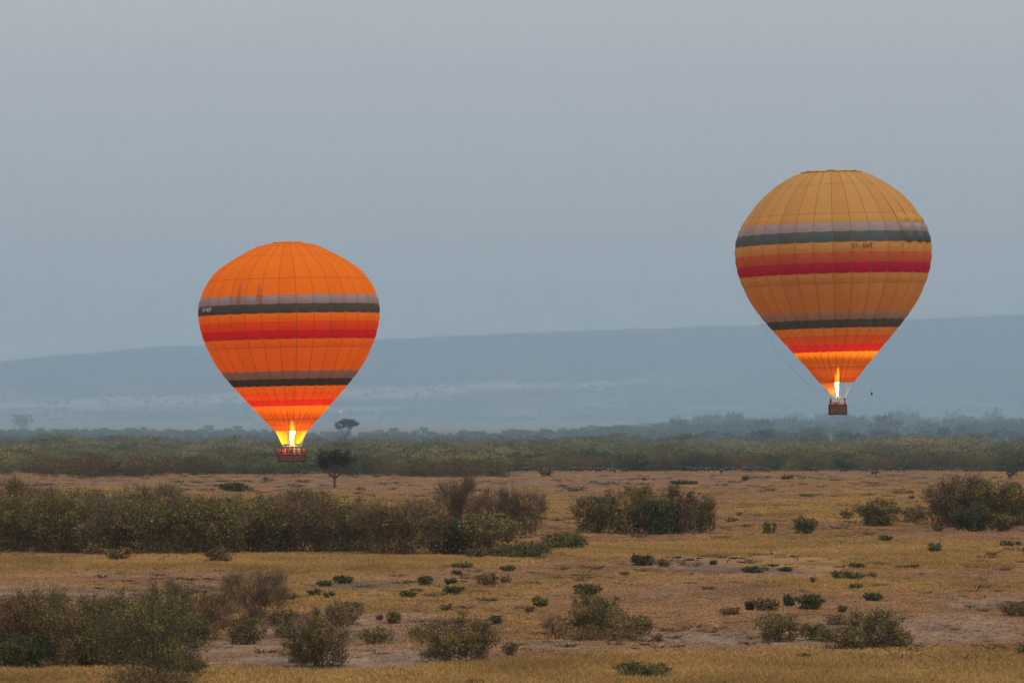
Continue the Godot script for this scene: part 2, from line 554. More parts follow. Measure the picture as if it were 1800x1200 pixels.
# a flat-topped thorn tree: forking trunk, spread limbs, crown of flattened clumps
func thorn_tree(label: String, px: float, py: float, d: float, tall: float, wide: float, lean: float, crown_from: float, forks: int, seed_: int, dome: float, fork_at: float) -> Node3D:
	var g := RandomNumberGenerator.new()
	g.seed = seed_
	var x := (px - 900.0) * d / FOCAL
	var at := Vector3(x, height(x, -d), -d)
	var o := thing("acacia_tree", label, "tree", at)
	var trunk := Bag.new()
	var limbs := Bag.new()
	var crown := Bag.new()
	var bark := Color(0.10, 0.08, 0.065)
	var fork := Vector3(lean * 0.45, tall * fork_at, 0)
	trunk.tube(Vector3(0, -0.2, 0), Vector3(lean * 0.12, tall * 0.17, 0.05), tall * 0.034, tall * 0.028, bark, 8)
	trunk.tube(Vector3(lean * 0.12, tall * 0.17, 0.05), fork, tall * 0.030, tall * 0.026, bark, 8)
	var clumps := []
	for i in forks:
		var a := TAU * (i + 0.3 * g.randf()) / forks + 0.4
		var out := Vector3(cos(a) * wide * 0.33 + lean, tall * g.randf_range(crown_from - 0.02, crown_from + 0.1), sin(a) * wide * 0.28)
		var mid := fork.lerp(out, 0.5) + Vector3(0, -tall * 0.03, 0)
		limbs.tube(fork, mid, tall * 0.021, tall * 0.016, bark, 6)
		limbs.tube(mid, out, tall * 0.016, tall * 0.008, bark, 6)
		for k in 4:
			var e := out + Vector3(g.randfn() * wide * 0.12, tall * g.randf_range(0.06, 0.2), g.randfn() * wide * 0.12)
			limbs.tube(out, e, tall * 0.006, tall * 0.003, bark, 4)
			clumps.append(e)
	for i in 26:
		var a := g.randf() * TAU
		var r := sqrt(g.randf())
		var y := crown_from + 0.06 + (0.94 - crown_from) * (1.0 - r * r * dome) * g.randf_range(0.4, 1.0)
		y = maxf(y, crown_from + 0.05 + 0.16 * r)
		clumps.append(Vector3(lean + cos(a) * r * wide * 0.46, tall * y, sin(a) * r * wide * 0.4))
	for i in 6500:
		var c: Vector3 = clumps[g.randi() % clumps.size()]
		var p := c + Vector3(g.randfn() * wide * 0.06, g.randfn() * tall * 0.036, g.randfn() * wide * 0.06)
		var u := Vector3(g.randfn(), g.randfn() * 0.6, g.randfn()).normalized()
		var w := u.cross(Vector3(g.randfn(), g.randfn(), g.randfn())).normalized()
		var s := tall * g.randf_range(0.018, 0.036)
		crown.tri(p - w * s * 0.45, p + u * s, p + w * s * 0.45, Color(0.022, 0.028, 0.017).lerp(Color(0.045, 0.048, 0.026), g.randf()))
	part("trunk", trunk.mesh(), M.leaf, o)
	part("limbs", limbs.mesh(), M.leaf, o)
	part("crown", crown.mesh(), M.leaf, o)
	return o

# ---------------------------------------------------------------- balloons
func profile(P: Array, n: float) -> Vector2:     # Catmull-Rom through [y, r] pairs; returns (r, y) in pixels
	var i := clampi(int(n), 0, P.size() - 2)
	var t := n - i
	var q := func(k: int) -> Vector2:
		if k < 0: return Vector2(-P[1][1], P[1][0])
		if k >= P.size(): return Vector2(P[-1][1], P[-1][0]) * 2.0 - Vector2(P[-2][1], P[-2][0])
		return Vector2(P[k][1], P[k][0])
	return q.call(i).cubic_interpolate(q.call(i + 1), q.call(i - 1), q.call(i + 2), t)

func balloon(label: String, cx: float, base: float, s: float, P: Array, tilt: float, spin: float, hue: Dictionary, folds: Array) -> Array:
	var d := FOCAL / s
	var at := Vector3((cx - 900.0) / s, EYE + (HZ - base) / s, -d)
	var o := thing("hot_air_balloon", label, "hot air balloon", at)
	var env := MeshInstance3D.new()
	env.name = "envelope"
	o.add_child(env)
	env.rotation = Vector3(0, spin, tilt)      # tilt is taken about the basket base
	var G := 32
	var step := TAU / G
	var y_of := func(py: float) -> float: return (base - py) / s
	# the load tapes that run down between the gores and the seams between the rows
	var tape := Bag.new()
	var dark: Color = hue.tape
	for gore in G:
		var a := step * gore
		var side := Vector3(-sin(a), 0, cos(a))
		var n := 1.0
		while n < P.size() - 1.001:
			var p := profile(P, n)
			var q := profile(P, n + 0.125)
			var p0 := Vector3(cos(a) * (p.x / s + 0.03), y_of.call(p.y), sin(a) * (p.x / s + 0.03))
			var p1 := Vector3(cos(a) * (q.x / s + 0.03), y_of.call(q.y), sin(a) * (q.x / s + 0.03))
			tape.quad(p0 - side * 0.027, p1 - side * 0.027, p1 + side * 0.027, p0 + side * 0.027, dark)
			n += 0.125
	for n in range(2, P.size() - 1):
		var key: String = P[n][2]
		if key == "-" or key in ["grey", "dark", "redo", "crim"]: continue
		var p := profile(P, n - 0.02)
		var q := profile(P, n + 0.02)
		var dv := (Vector2(q.x, q.y) - Vector2(p.x, p.y)).normalized() * 0.028 * s
		for k in G * 4:
			var a0 := TAU * k / (G * 4)
			var a1 := TAU * (k + 1) / (G * 4)
			var h0 := 0.016 * absf(sin(a0 * G / 2.0)) * p.x / s * 0.55 + 0.03
			var h1 := 0.016 * absf(sin(a1 * G / 2.0)) * p.x / s * 0.55 + 0.03
			var sag0 := 0.10 * absf(sin(a0 * G / 2.0)) * minf(1.0, p.x / 60.0)
			var sag1 := 0.10 * absf(sin(a1 * G / 2.0)) * minf(1.0, p.x / 60.0)
			var c := profile(P, n)
			var u := c - dv
			var w := c + dv
			tape.quad(Vector3(cos(a0) * (u.x / s + h0), y_of.call(u.y) - sag0, sin(a0) * (u.x / s + h0)), Vector3(cos(a1) * (u.x / s + h1), y_of.call(u.y) - sag1, sin(a1) * (u.x / s + h1)), Vector3(cos(a1) * (w.x / s + h1), y_of.call(w.y) - sag1, sin(a1) * (w.x / s + h1)), Vector3(cos(a0) * (w.x / s + h0), y_of.call(w.y) - sag0, sin(a0) * (w.x / s + h0)), dark)
	env.mesh = tape.mesh()
	env.material_override = M.tape
	# panels: one shape for each row, turned round the axis for each gore
	var back := {}
	var front_sum := 0
	for r in range(1, P.size() - 1):
		var k0 := r
		if P[r][2] == "-": continue
		var k1 := r + 1
		while k1 < P.size() - 1 and P[k1][2] == "-": k1 += 1
		var key: String = P[r][2]
		var shapes := []
		for deep in [0.016, 0.05]:
			var pts := PackedVector3Array()
			var nu := 6
			var nv := 4 * (k1 - k0)
			for j in nv + 1:
				var v := float(j) / nv
				var p := profile(P, lerpf(k0, k1, v))
				for i in nu + 1:
					var u := float(i) / nu
					var a := step * u
					var bulge: float = (p.x / s) * deep * sin(PI * u) * (0.55 + 0.45 * sin(PI * v))
					if deep > 0.03: bulge += (p.x / s) * 0.014 * sin(u * 9.0 + v * 2.0 + r)
					var rr := p.x / s + bulge
					# cloth hangs a little lower between the tapes
					pts.append(Vector3(cos(a) * rr, y_of.call(p.y) - 0.10 * sin(PI * u) * minf(1.0, p.x / 60.0), sin(a) * rr))
			shapes.append(sheet(pts, nu + 1, true))
		for gore in G:
			# angle of the gore's middle seen from the camera: +z is towards the camera
			var face := sin(step * (gore + 0.5) - spin)
			var folded: bool = folds.has(gore) and r > 2 and r < 8
			var m: StandardMaterial3D = hue[key][(gore * 7 + r * 3) % 3]
			if face > -0.12:
				var pn := part(key_name(key), shapes[1 if folded else 0], m, env)
				pn.rotation.y = -step * gore
				front_sum += 1
			else:
				if not back.has(key): back[key] = SurfaceTool.new()
				back[key].append_from(shapes[0], 0, Transform3D(Basis(Vector3.UP, -step * gore), Vector3.ZERO))
	for key in back:
		var pn := part(key_name(key), back[key].commit(), hue[key][0], env)
		tag(pn, "", "", "", "stuff")
	# the valve panel that closes the crown
	var cap := PackedVector3Array()
	for j in 7:
		var rr: float = P[1][1] / s * (1.03 - j / 6.0 * 1.03)
		for i in 65:
			var a := TAU * i / 64.0
			cap.append(Vector3(cos(a) * rr, y_of.call(P[1][0]) + 0.06 + 0.22 * (j / 6.0) + 0.05 * cos(a * 16.0) * (1.0 - j / 6.0), sin(a) * rr))
	part("crown_valve", sheet(cap, 65, true), hue.o[0], env)
	var rim := PackedVector3Array()
	for j in 7:
		var b := TAU * j / 6.0
		for i in 65:
			var a := TAU * i / 64.0
			var rr: float = P[1][1] / s + 0.10 * cos(b)
			rim.append(Vector3(cos(a) * rr, y_of.call(P[1][0]) + 0.02 + 0.10 * sin(b) + hue.rim * (0.5 + 0.5 * sin(a * 11.0) * sin(a * 3.0)), sin(a) * rr))
	part("crown_ring", sheet(rim, 65, false), hue.ring, env)
	return [o, env]

func key_name(k: String) -> String:
	return {"o": "orange_panel", "grey": "grey_panel", "dark": "dark_panel", "redo": "vermilion_panel", "crim": "crimson_panel", "glow": "amber_panel", "skirt": "skirt_panel"}[k]

func letters(env: Node3D, text: String, P: Array, row: float, base: float, s: float, start: float, tall: float, m: Material) -> void:
	var p := profile(P, row)
	var rr := p.x / s + 0.42
	var f := SystemFont.new()
	f.font_names = PackedStringArray(["Droid Sans Mono", "Droid Sans"])
	f.font_weight = 700
	var a := start
	for ch in text:
		var t := TextMesh.new()
		t.text = ch
		t.font = f
		t.font_size = 32
		t.pixel_size = tall / 23.0
		t.depth = 0.02
		var o := part("letter", t, m, env)
		o.position = Vector3(cos(a) * rr, (base - p.y) / s, sin(a) * rr)
		o.rotation = Vector3(0, PI / 2 - a, 0)
		a -= tall * 0.88 / rr

func flame(o: Node3D, foot: Vector3, tall: float, wide: float, seed_: int, split: float) -> void:
	var g := RandomNumberGenerator.new()
	g.seed = seed_
	for half in 2:
		var v0 := 0.0 if half == 0 else split
		var v1 := split if half == 0 else 1.0
		var pts := PackedVector3Array()
		for j in 15:
			var v := lerpf(v0, v1, j / 14.0)
			var w := wide * (0.35 + 1.1 * v if v < 0.5 else 0.9 * (1.0 - pow((v - 0.5) * 2.0, 2.2)) + 0.0)
			var off := Vector3(sin(v * 7.0 + seed_) * 0.12, 0, cos(v * 5.0) * 0.1) * v
			for i in 17:
				var a := TAU * (i % 16) / 16.0
				var rr := w * (1.0 + 0.34 * sin(a * 3.0 + v * 11.0 + seed_) * v + 0.2 * sin(a * 5.0 - v * 23.0))
				pts.append(foot + Vector3(cos(a) * rr, tall * v, sin(a) * rr) + off)
		part("flame" if half == 0 else "flame_tip", sheet(pts, 17, false), M.flame if half == 0 else M.flame_tip, o)

func basket(o: Node3D, w: float, h: float, dp: float, frame_y: float, frame_w: float, burners: int) -> void:
	var wick := Color(0.20, 0.125, 0.09)
	var hw := w / 2
	var hd := dp / 2
	# four wicker sides: stakes with horizontal weavers over and under them
	for side in 4:
		var b := Bag.new()
		var along := Vector3(1, 0, 0) if side < 2 else Vector3(0, 0, 1)
		var out := (Vector3(0, 0, 1) if side < 2 else Vector3(1, 0, 0)) * (1 if side % 2 == 0 else -1)
		var L := hw if side < 2 else hd
		var D := hd if side < 2 else hw
		b.box(-along * (L - 0.06) + out * (D - 0.05) - out.abs() * 0.02 + Vector3(0, 0.08, 0), along * (L - 0.06) + out * (D - 0.05) + out.abs() * 0.02 + Vector3(0, h - 0.08, 0), wick)
		var rows := 9
		var nst := int(L * 2 / 0.16)
		for r in rows:
			var y := 0.1 + (h - 0.2) * (r + 0.5) / rows
			for k in nst:
				var x0 := -L + 0.06 + (2 * L - 0.12) * k / nst
				var x1 := -L + 0.06 + (2 * L - 0.12) * (k + 1) / nst
				var z := D - 0.03 + (0.02 if (k + r) % 2 else -0.005)
				b.tube(along * x0 + out * z + Vector3(0, y, 0), along * x1 + out * z + Vector3(0, y, 0), 0.045, 0.045, wick * (0.8 + 0.4 * fmod(k * 0.37 + r * 0.61, 1.0)), 4)
		part("wicker_side", b.mesh(), M.leaf, o)
	var fl := Bag.new()
	fl.box(Vector3(-hw + 0.06, 0.05, -hd + 0.06), Vector3(hw - 0.06, 0.075, hd - 0.06), Color(0.2, 0.13, 0.08))
	part("basket_floor", fl.mesh(), M.leaf, o)
	var sk := Bag.new()
	var hide := Color(0.045, 0.03, 0.025)
	for z in [-hd, hd]:
		sk.tube(Vector3(-hw, 0.05, z), Vector3(hw, 0.05, z), 0.06, 0.06, hide, 8)
	for x in [-hw, hw]:
		sk.tube(Vector3(x, 0.05, -hd), Vector3(x, 0.05, hd), 0.06, 0.06, hide, 8)
		for z in [-hd, hd]:
			sk.tube(Vector3(x, 0.05, z), Vector3(x, h, z), 0.05, 0.05, hide, 6)
	part("hide_edging", sk.mesh(), M.leaf, o)
	var rm := Bag.new()
	for z in [-hd, hd]:
		rm.tube(Vector3(-hw, h, z), Vector3(hw, h, z), 0.075, 0.075, Color(0.11, 0.05, 0.035), 8)
	for x in [-hw, hw]:
		rm.tube(Vector3(x, h, -hd), Vector3(x, h, hd), 0.075, 0.075, Color(0.11, 0.05, 0.035), 8)
	part("padded_rim", rm.mesh(), M.leaf, o)
	for k in (2 if w > 3.0 else 1):
		var pt := Bag.new()
		var x := (k * 2 - 1) * w * 0.22 if w > 3.0 else 0.3
		pt.box(Vector3(x - 0.025, 0.08, -hd + 0.07), Vector3(x + 0.025, h - 0.1, hd - 0.07), wick)
		part("partition", pt.mesh(), M.leaf, o)
	# padded uprights carry the burner frame
	var fw := frame_w / 2
	var fd := minf(hd * 0.75, fw)
	var ux := minf(hw * 0.85, fw * 1.35)
	for x in [-1.0, 1.0]:
		for z in [-1.0, 1.0]:
			var b := Bag.new()
			b.tube(Vector3(x * ux, h, z * hd * 0.9), Vector3(x * fw, frame_y, z * fd), 0.06, 0.05, Color(0.03, 0.03, 0.035), 7)
			part("upright", b.mesh(), M.leaf, o)
	var fr := Bag.new()
	var steel := Color(0.35, 0.33, 0.32)
	for z in [-fd, fd]: fr.tube(Vector3(-fw - 0.1, frame_y, z), Vector3(fw + 0.1, frame_y, z), 0.045, 0.045, steel, 7)
	for x in [-fw, 0.0, fw]: fr.tube(Vector3(x, frame_y, -fd - 0.1), Vector3(x, frame_y, fd + 0.1), 0.045, 0.045, steel, 7)
	part("burner_frame", fr.mesh(), M.steel, o)
	for k in burners:
		var b := Bag.new()
		var x := (k - (burners - 1) / 2.0) * 0.55
		b.tube(Vector3(x, frame_y - 0.12, 0), Vector3(x, frame_y + 0.1, 0), 0.09, 0.16, steel, 10)
		for c in 10:
			var a0 := TAU * c / 10
			var a1 := TAU * (c + 1) / 10
			for y in [0.12, 0.18, 0.24]:
				b.tube(Vector3(x + cos(a0) * 0.17, frame_y + y, sin(a0) * 0.17), Vector3(x + cos(a1) * 0.17, frame_y + y, sin(a1) * 0.17), 0.022, 0.022, steel, 4)
		part("burner", b.mesh(), M.steel, o)

func cables(o: Node3D, env: Node3D, frame_y: float, fw: float, mouth_y: float, mouth_r: float, tint: Color) -> void:
	for k in 12:
		var a := TAU * (k + 0.5) / 12
		var b := Bag.new()
		var top := Vector3(cos(a) * mouth_r, mouth_y, sin(a) * mouth_r)
		top = env.transform.basis * top
		b.tube(Vector3(clampf(cos(a) * 2.0, -1, 1) * fw / 2, frame_y, clampf(sin(a) * 2.0, -1, 1) * fw / 2), top, 0.016, 0.016, tint, 4)
		part("suspension_cable", b.mesh(), M.steel, o)

# the scoop: a tongue of cloth hung from part of the mouth to catch the wind
func scoop(o: Node3D, env: Node3D, y0: float, r0: float, y1: float, r1: float, mid: float, half0: float, half1: float, drift: Vector3, m: Material) -> void:
	var pts := PackedVector3Array()
	for j in 13:
		var v := j / 12.0
		for i in 25:
			var u := i / 12.0 - 1.0
			var a := mid + u * lerpf(half0, half1, pow(v, 0.8))
			var rr := lerpf(r0, r1, v) * (1.0 + 0.015 * sin(u * 21.0))
			pts.append(env.transform.basis * Vector3(cos(a) * rr, lerpf(y0, y1, v), sin(a) * rr) + drift * v)
	part("scoop", sheet(pts, 25, true), m, o)

# ---------------------------------------------------------------- people and animals
func person_mesh(pose: int, top: Color, legs: Color, skin: Color) -> ArrayMesh:
	var bones := [
		[Vector3(0, 0.95, 0), Vector3(0, 1.25, 0), 0.14, 0.155], [Vector3(0, 1.25, 0), Vector3(0, 1.40, -0.01), 0.155, 0.10],
		[Vector3(-0.13, 1.40, 0), Vector3(0.13, 1.40, 0), 0.075, 0.075], [Vector3(0, 1.42, 0), Vector3(0, 1.54, 0.015), 0.055, 0.055],
		[Vector3(0, 1.60, 0.02), Vector3(0, 1.67, 0.0), 0.085, 0.095], [Vector3(0, 1.60, 0.10), Vector3(0, 1.63, 0.09), 0.016, 0.012],
	]
	for s in [-1.0, 1.0]:
		bones.append([Vector3(s * 0.09, 0.93, 0), Vector3(s * 0.10, 0.50, 0.02), 0.088, 0.058])
		bones.append([Vector3(s * 0.10, 0.50, 0.02), Vector3(s * 0.10, 0.09, -0.02), 0.058, 0.042])
		bones.append([Vector3(s * 0.10, 0.06, -0.03), Vector3(s * 0.11, 0.04, 0.15), 0.045, 0.035])
		var elbow := Vector3(s * 0.25, 1.14, 0.03)
		var hand := Vector3(s * 0.20, 1.12, 0.28)
		if pose == 1 and s > 0:      # reaches up to the burner
			elbow = Vector3(0.26, 1.52, 0.08)
			hand = Vector3(0.16, 1.80, 0.12)
		elif pose == 2:
			hand = Vector3(s * 0.10, 1.38, 0.24)      # holds a camera up
		bones.append([Vector3(s * 0.185, 1.39, 0), elbow, 0.052, 0.042])
		bones.append([elbow, hand, 0.042, 0.03])
		for f in 4:
			var root := hand + Vector3((f - 1.5) * 0.018, 0, 0.02)
			bones.append([root, root + Vector3(0, -0.01, 0.055 - absf(f - 1.3) * 0.006), 0.010, 0.008])
		bones.append([hand, hand + Vector3(-s * 0.045, 0.005, 0.035), 0.012, 0.009])
	return body(bones, 0.026, 0.04, func(p: Vector3) -> Color:
		if p.y > 1.47 and absf(p.x) < 0.13: return Color(0.05, 0.035, 0.025) if p.y > 1.70 or (p.z < -0.02 and p.y > 1.55) else skin
		if p.z > 0.22 and p.y > 1.0: return skin
		return top if p.y > 0.93 else (legs if p.y > 0.1 else Color(0.04, 0.03, 0.025)))

func person_at(o_mesh: ArrayMesh, hat: Color, label: String, at: Vector3, turn: float, group := "") -> void:
	var o := thing("person", label, "person", at, turn, group)
	part("body", o_mesh, M.skin, o)
	var b := Bag.new()
	for k in 12:
		var a0 := TAU * k / 12
		var a1 := TAU * (k + 1) / 12
		for r in 4:
			var e0 := r * PI / 8
			var e1 := (r + 1) * PI / 8
			var q := func(a: float, e: float) -> Vector3: return Vector3(cos(a) * cos(e) * 0.108, 1.675 + sin(e) * 0.10, sin(a) * cos(e) * 0.115 + 0.0)
			b.quad(q.call(a0, e0), q.call(a0, e1), q.call(a1, e1), q.call(a1, e0), hat)
	b.quad(Vector3(-0.09, 1.675, 0.08), Vector3(-0.06, 1.665, 0.19), Vector3(0.06, 1.665, 0.19), Vector3(0.09, 1.675, 0.08), hat)
	part("cap", b.mesh(), M.leaf, o)

func gazelle(pose: int) -> Node3D:
	var head0 := Vector3(0.55, 0.24, 0) if pose == 0 else Vector3(0.46, 0.82, 0)
	var head1 := Vector3(0.63, 0.07, 0) if pose == 0 else Vector3(0.62, 0.76, 0)
	var neck := Vector3(0.33, 0.53, 0)
	var bones := [
		[Vector3(0.25, 0.50, 0), Vector3(0.0, 0.495, 0), 0.135, 0.125], [Vector3(0.0, 0.495, 0), Vector3(-0.30, 0.54, 0), 0.12, 0.115],
		[neck, head0, 0.085, 0.048], [head0, head1, 0.052, 0.027],
	]
	for s in [-1.0, 1.0]:
		bones.append([Vector3(0.27, 0.45, s * 0.06), Vector3(0.28, 0.25, s * 0.065), 0.055, 0.024])
		bones.append([Vector3(0.28, 0.25, s * 0.065), Vector3(0.285 - 0.04 * s, 0.02, s * 0.065), 0.022, 0.016])
		bones.append([Vector3(-0.30, 0.49, s * 0.06), Vector3(-0.19, 0.36, s * 0.07), 0.085, 0.045])
		bones.append([Vector3(-0.19, 0.36, s * 0.07), Vector3(-0.35, 0.24, s * 0.07), 0.04, 0.022])
		bones.append([Vector3(-0.35, 0.24, s * 0.07), Vector3(-0.32 + 0.04 * s, 0.02, s * 0.07), 0.022, 0.016])
	var m := body(bones, 0.021, 0.045, func(p: Vector3) -> Color:
		if p.x < -0.37 and p.y > 0.38: return Color(0.55, 0.5, 0.42)
		if p.x < 0.34 and p.x > -0.36 and p.y < 0.43 and p.y > 0.33: return Color(0.55, 0.5, 0.43)
		if p.x < 0.30 and p.x > -0.26 and p.y < 0.55 and p.y >= 0.43 and absf(p.z) > 0.05: return Color(0.02, 0.016, 0.014)
		if p.y < 0.33 and p.x < 0.45: return Color(0.36, 0.26, 0.17)
		if p.x > 0.52 and absf(p.z) > 0.025 and absf(p.x - 0.57) < 0.03: return Color(0.05, 0.035, 0.025)
		return Color(0.19, 0.10, 0.05))
	var o := thing("gazelle", "", "gazelle", Vector3.ZERO)
	o.set_meta("stem", "gazelle")
	part("body", m, M.skin, o)
	var dirh := (head1 - head0).normalized()
	for s in [-1.0, 1.0]:
		var h := Bag.new()
		var r := head0 + dirh * 0.02 + Vector3(0.03, 0.04, s * 0.025)
		var upv := Vector3(0.10, 0.17, s * 0.02) if pose == 0 else Vector3(-0.05, 0.2, s * 0.02)
		h.tube(r, r + upv, 0.014, 0.009, Color(0.03, 0.025, 0.02), 5)
		h.tube(r + upv, r + upv * 1.45 + Vector3(-0.04, 0.0, 0), 0.009, 0.003, Color(0.03, 0.025, 0.02), 5)
		part("horn", h.mesh(), M.leaf, o)
		var e := Bag.new()
		var q := head0 + Vector3(-0.01, 0.035, s * 0.04)
		e.quad(q, q + Vector3(0, 0.07, s * 0.03), q + Vector3(-0.01, 0.10, s * 0.06), q + Vector3(-0.03, 0.03, s * 0.05), Color(0.25, 0.16, 0.09))
		part("ear", e.mesh(), M.leaf, o)
	var t := Bag.new()
	t.tube(Vector3(-0.41, 0.56, 0), Vector3(-0.45, 0.44, 0.01), 0.014, 0.018, Color(0.02, 0.016, 0.014), 5)
	part("tail", t.mesh(), M.leaf, o)
	return o

func wildebeest(pose: int) -> Node3D:
	var hide := Color(0.055, 0.048, 0.045)
	var head0 := [Vector3(0.95, 0.45, 0), Vector3(1.1, 1.08, 0), Vector3(1.02, 0.85, 0)][pose] as Vector3
	var head1 := [Vector3(1.12, 0.12, 0), Vector3(1.32, 0.78, 0), Vector3(1.22, 0.5, 0)][pose] as Vector3
	var bones := [
		[Vector3(0.52, 1.02, 0), Vector3(0.05, 0.98, 0), 0.30, 0.27], [Vector3(0.05, 0.98, 0), Vector3(-0.55, 0.98, 0), 0.26, 0.22],
		[Vector3(0.55, 1.15, 0), Vector3(0.35, 1.12, 0), 0.2, 0.2],
		[Vector3(0.62, 1.1, 0), head0, 0.19, 0.12], [head0, head1, 0.125, 0.075],
	]
	for s in [-1.0, 1.0]:
		var k: float = s * 0.12 * (0 if pose == 0 else 1)
		bones.append([Vector3(0.5, 0.9, s * 0.13), Vector3(0.50 + k, 0.48, s * 0.13), 0.13, 0.06])
		bones.append([Vector3(0.50 + k, 0.48, s * 0.13), Vector3(0.48 + k, 0.03, s * 0.13), 0.055, 0.04])
		bones.append([Vector3(-0.55, 0.92, s * 0.12), Vector3(-0.40 - k, 0.66, s * 0.13), 0.17, 0.09])
		bones.append([Vector3(-0.40 - k, 0.66, s * 0.13), Vector3(-0.62 - k, 0.46, s * 0.13), 0.08, 0.055])
		bones.append([Vector3(-0.62 - k, 0.46, s * 0.13), Vector3(-0.56 - k, 0.03, s * 0.13), 0.052, 0.04])
	var m := body(bones, 0.045, 0.09, func(p: Vector3) -> Color:
		if p.x > 0.95: return hide * 0.5
		if p.y < 0.5: return hide * 1.4
		if p.y > 1.17 and p.x < 0.6: return Color(0.115, 0.108, 0.104)  # sheen along the back painted into the hide colour
		return hide * (1.0 + 0.35 * sin(p.x * 28.0) * float(p.x > 0.1)) + Color(0.012, 0.012, 0.014) * float(p.y > 1.1))
	var o := thing("wildebeest", "", "wildebeest", Vector3.ZERO)
	o.set_meta("stem", "wildebeest")
	part("body", m, M.skin, o)
	for s in [-1.0, 1.0]:
		var h := Bag.new()
		var r := head0 + Vector3(0.02, 0.08, s * 0.07)
		h.tube(r, r + Vector3(0.02, -0.02, s * 0.2), 0.035, 0.03, hide * 0.4, 6)
		h.tube(r + Vector3(0.02, -0.02, s * 0.2), r + Vector3(0.0, 0.2, s * 0.26), 0.03, 0.008, hide * 0.4, 6)
		part("horn", h.mesh(), M.leaf, o)
	var mane := Bag.new()
	for k in 14:
		var t := k / 13.0
		var p := Vector3(0.45, 1.34, 0).lerp(head0 + Vector3(-0.02, 0.13, 0), t)
		var q := Vector3(0.6, 0.9, 0).lerp(head0 + Vector3(-0.03, -0.14, 0), t)
		mane.tri(p + Vector3(-0.05, -0.06, 0), p + Vector3(0, 0.09, 0.02 * (k % 3 - 1)), p + Vector3(0.06, -0.06, 0), hide * 0.35)
		mane.tri(q + Vector3(-0.05, 0.06, 0), q + Vector3(-0.02, -0.16, 0.02 * (k % 3 - 1)), q + Vector3(0.06, 0.06, 0), hide * 1.2)
	part("mane", mane.mesh(), M.leaf, o)
	var tl := Bag.new()
	tl.tube(Vector3(-0.75, 1.05, 0), Vector3(-0.84, 0.8, 0), 0.03, 0.025, hide * 0.6, 5)
	tl.tube(Vector3(-0.84, 0.8, 0), Vector3(-0.83, 0.38, 0), 0.03, 0.06, hide * 0.35, 5)
	part("tail", tl.mesh(), M.leaf, o)
	return o

func bird(label: String, at: Vector3, span: float, c: Color, turn: float, lift: float) -> void:
	var o := thing("bird", label, "bird", at, turn)
	var m := body([[Vector3(-0.3, 0, 0), Vector3(0.15, 0.02, 0), 0.05, 0.11], [Vector3(0.15, 0.02, 0), Vector3(0.36, 0.06, 0), 0.09, 0.06], [Vector3(0.36, 0.06, 0), Vector3(0.5, 0.05, 0), 0.04, 0.012]], 0.03, 0.05, func(_p: Vector3) -> Color: return c)
	part("body", m, M.skin, o)
	for s in [-1.0, 1.0]:
		var w := Bag.new()
		w.quad(Vector3(0.16, 0.06, s * 0.06), Vector3(0.22, lift * 0.5, s * span * 0.25), Vector3(-0.12, lift * 0.5, s * span * 0.25), Vector3(-0.16, 0.04, s * 0.06), c)
		w.quad(Vector3(0.22, lift * 0.5, s * span * 0.25), Vector3(-0.05, lift, s * span * 0.5), Vector3(-0.18, lift * 0.95, s * span * 0.46), Vector3(-0.12, lift * 0.5, s * span * 0.25), c * 0.9)
		part("wing", w.mesh(), M.leaf, o)
	var t := Bag.new()
	t.quad(Vector3(-0.26, 0.01, -0.03), Vector3(-0.5, 0, -0.09), Vector3(-0.5, 0, 0.09), Vector3(-0.26, 0.01, 0.03), c)
	part("tail", t.mesh(), M.leaf, o)

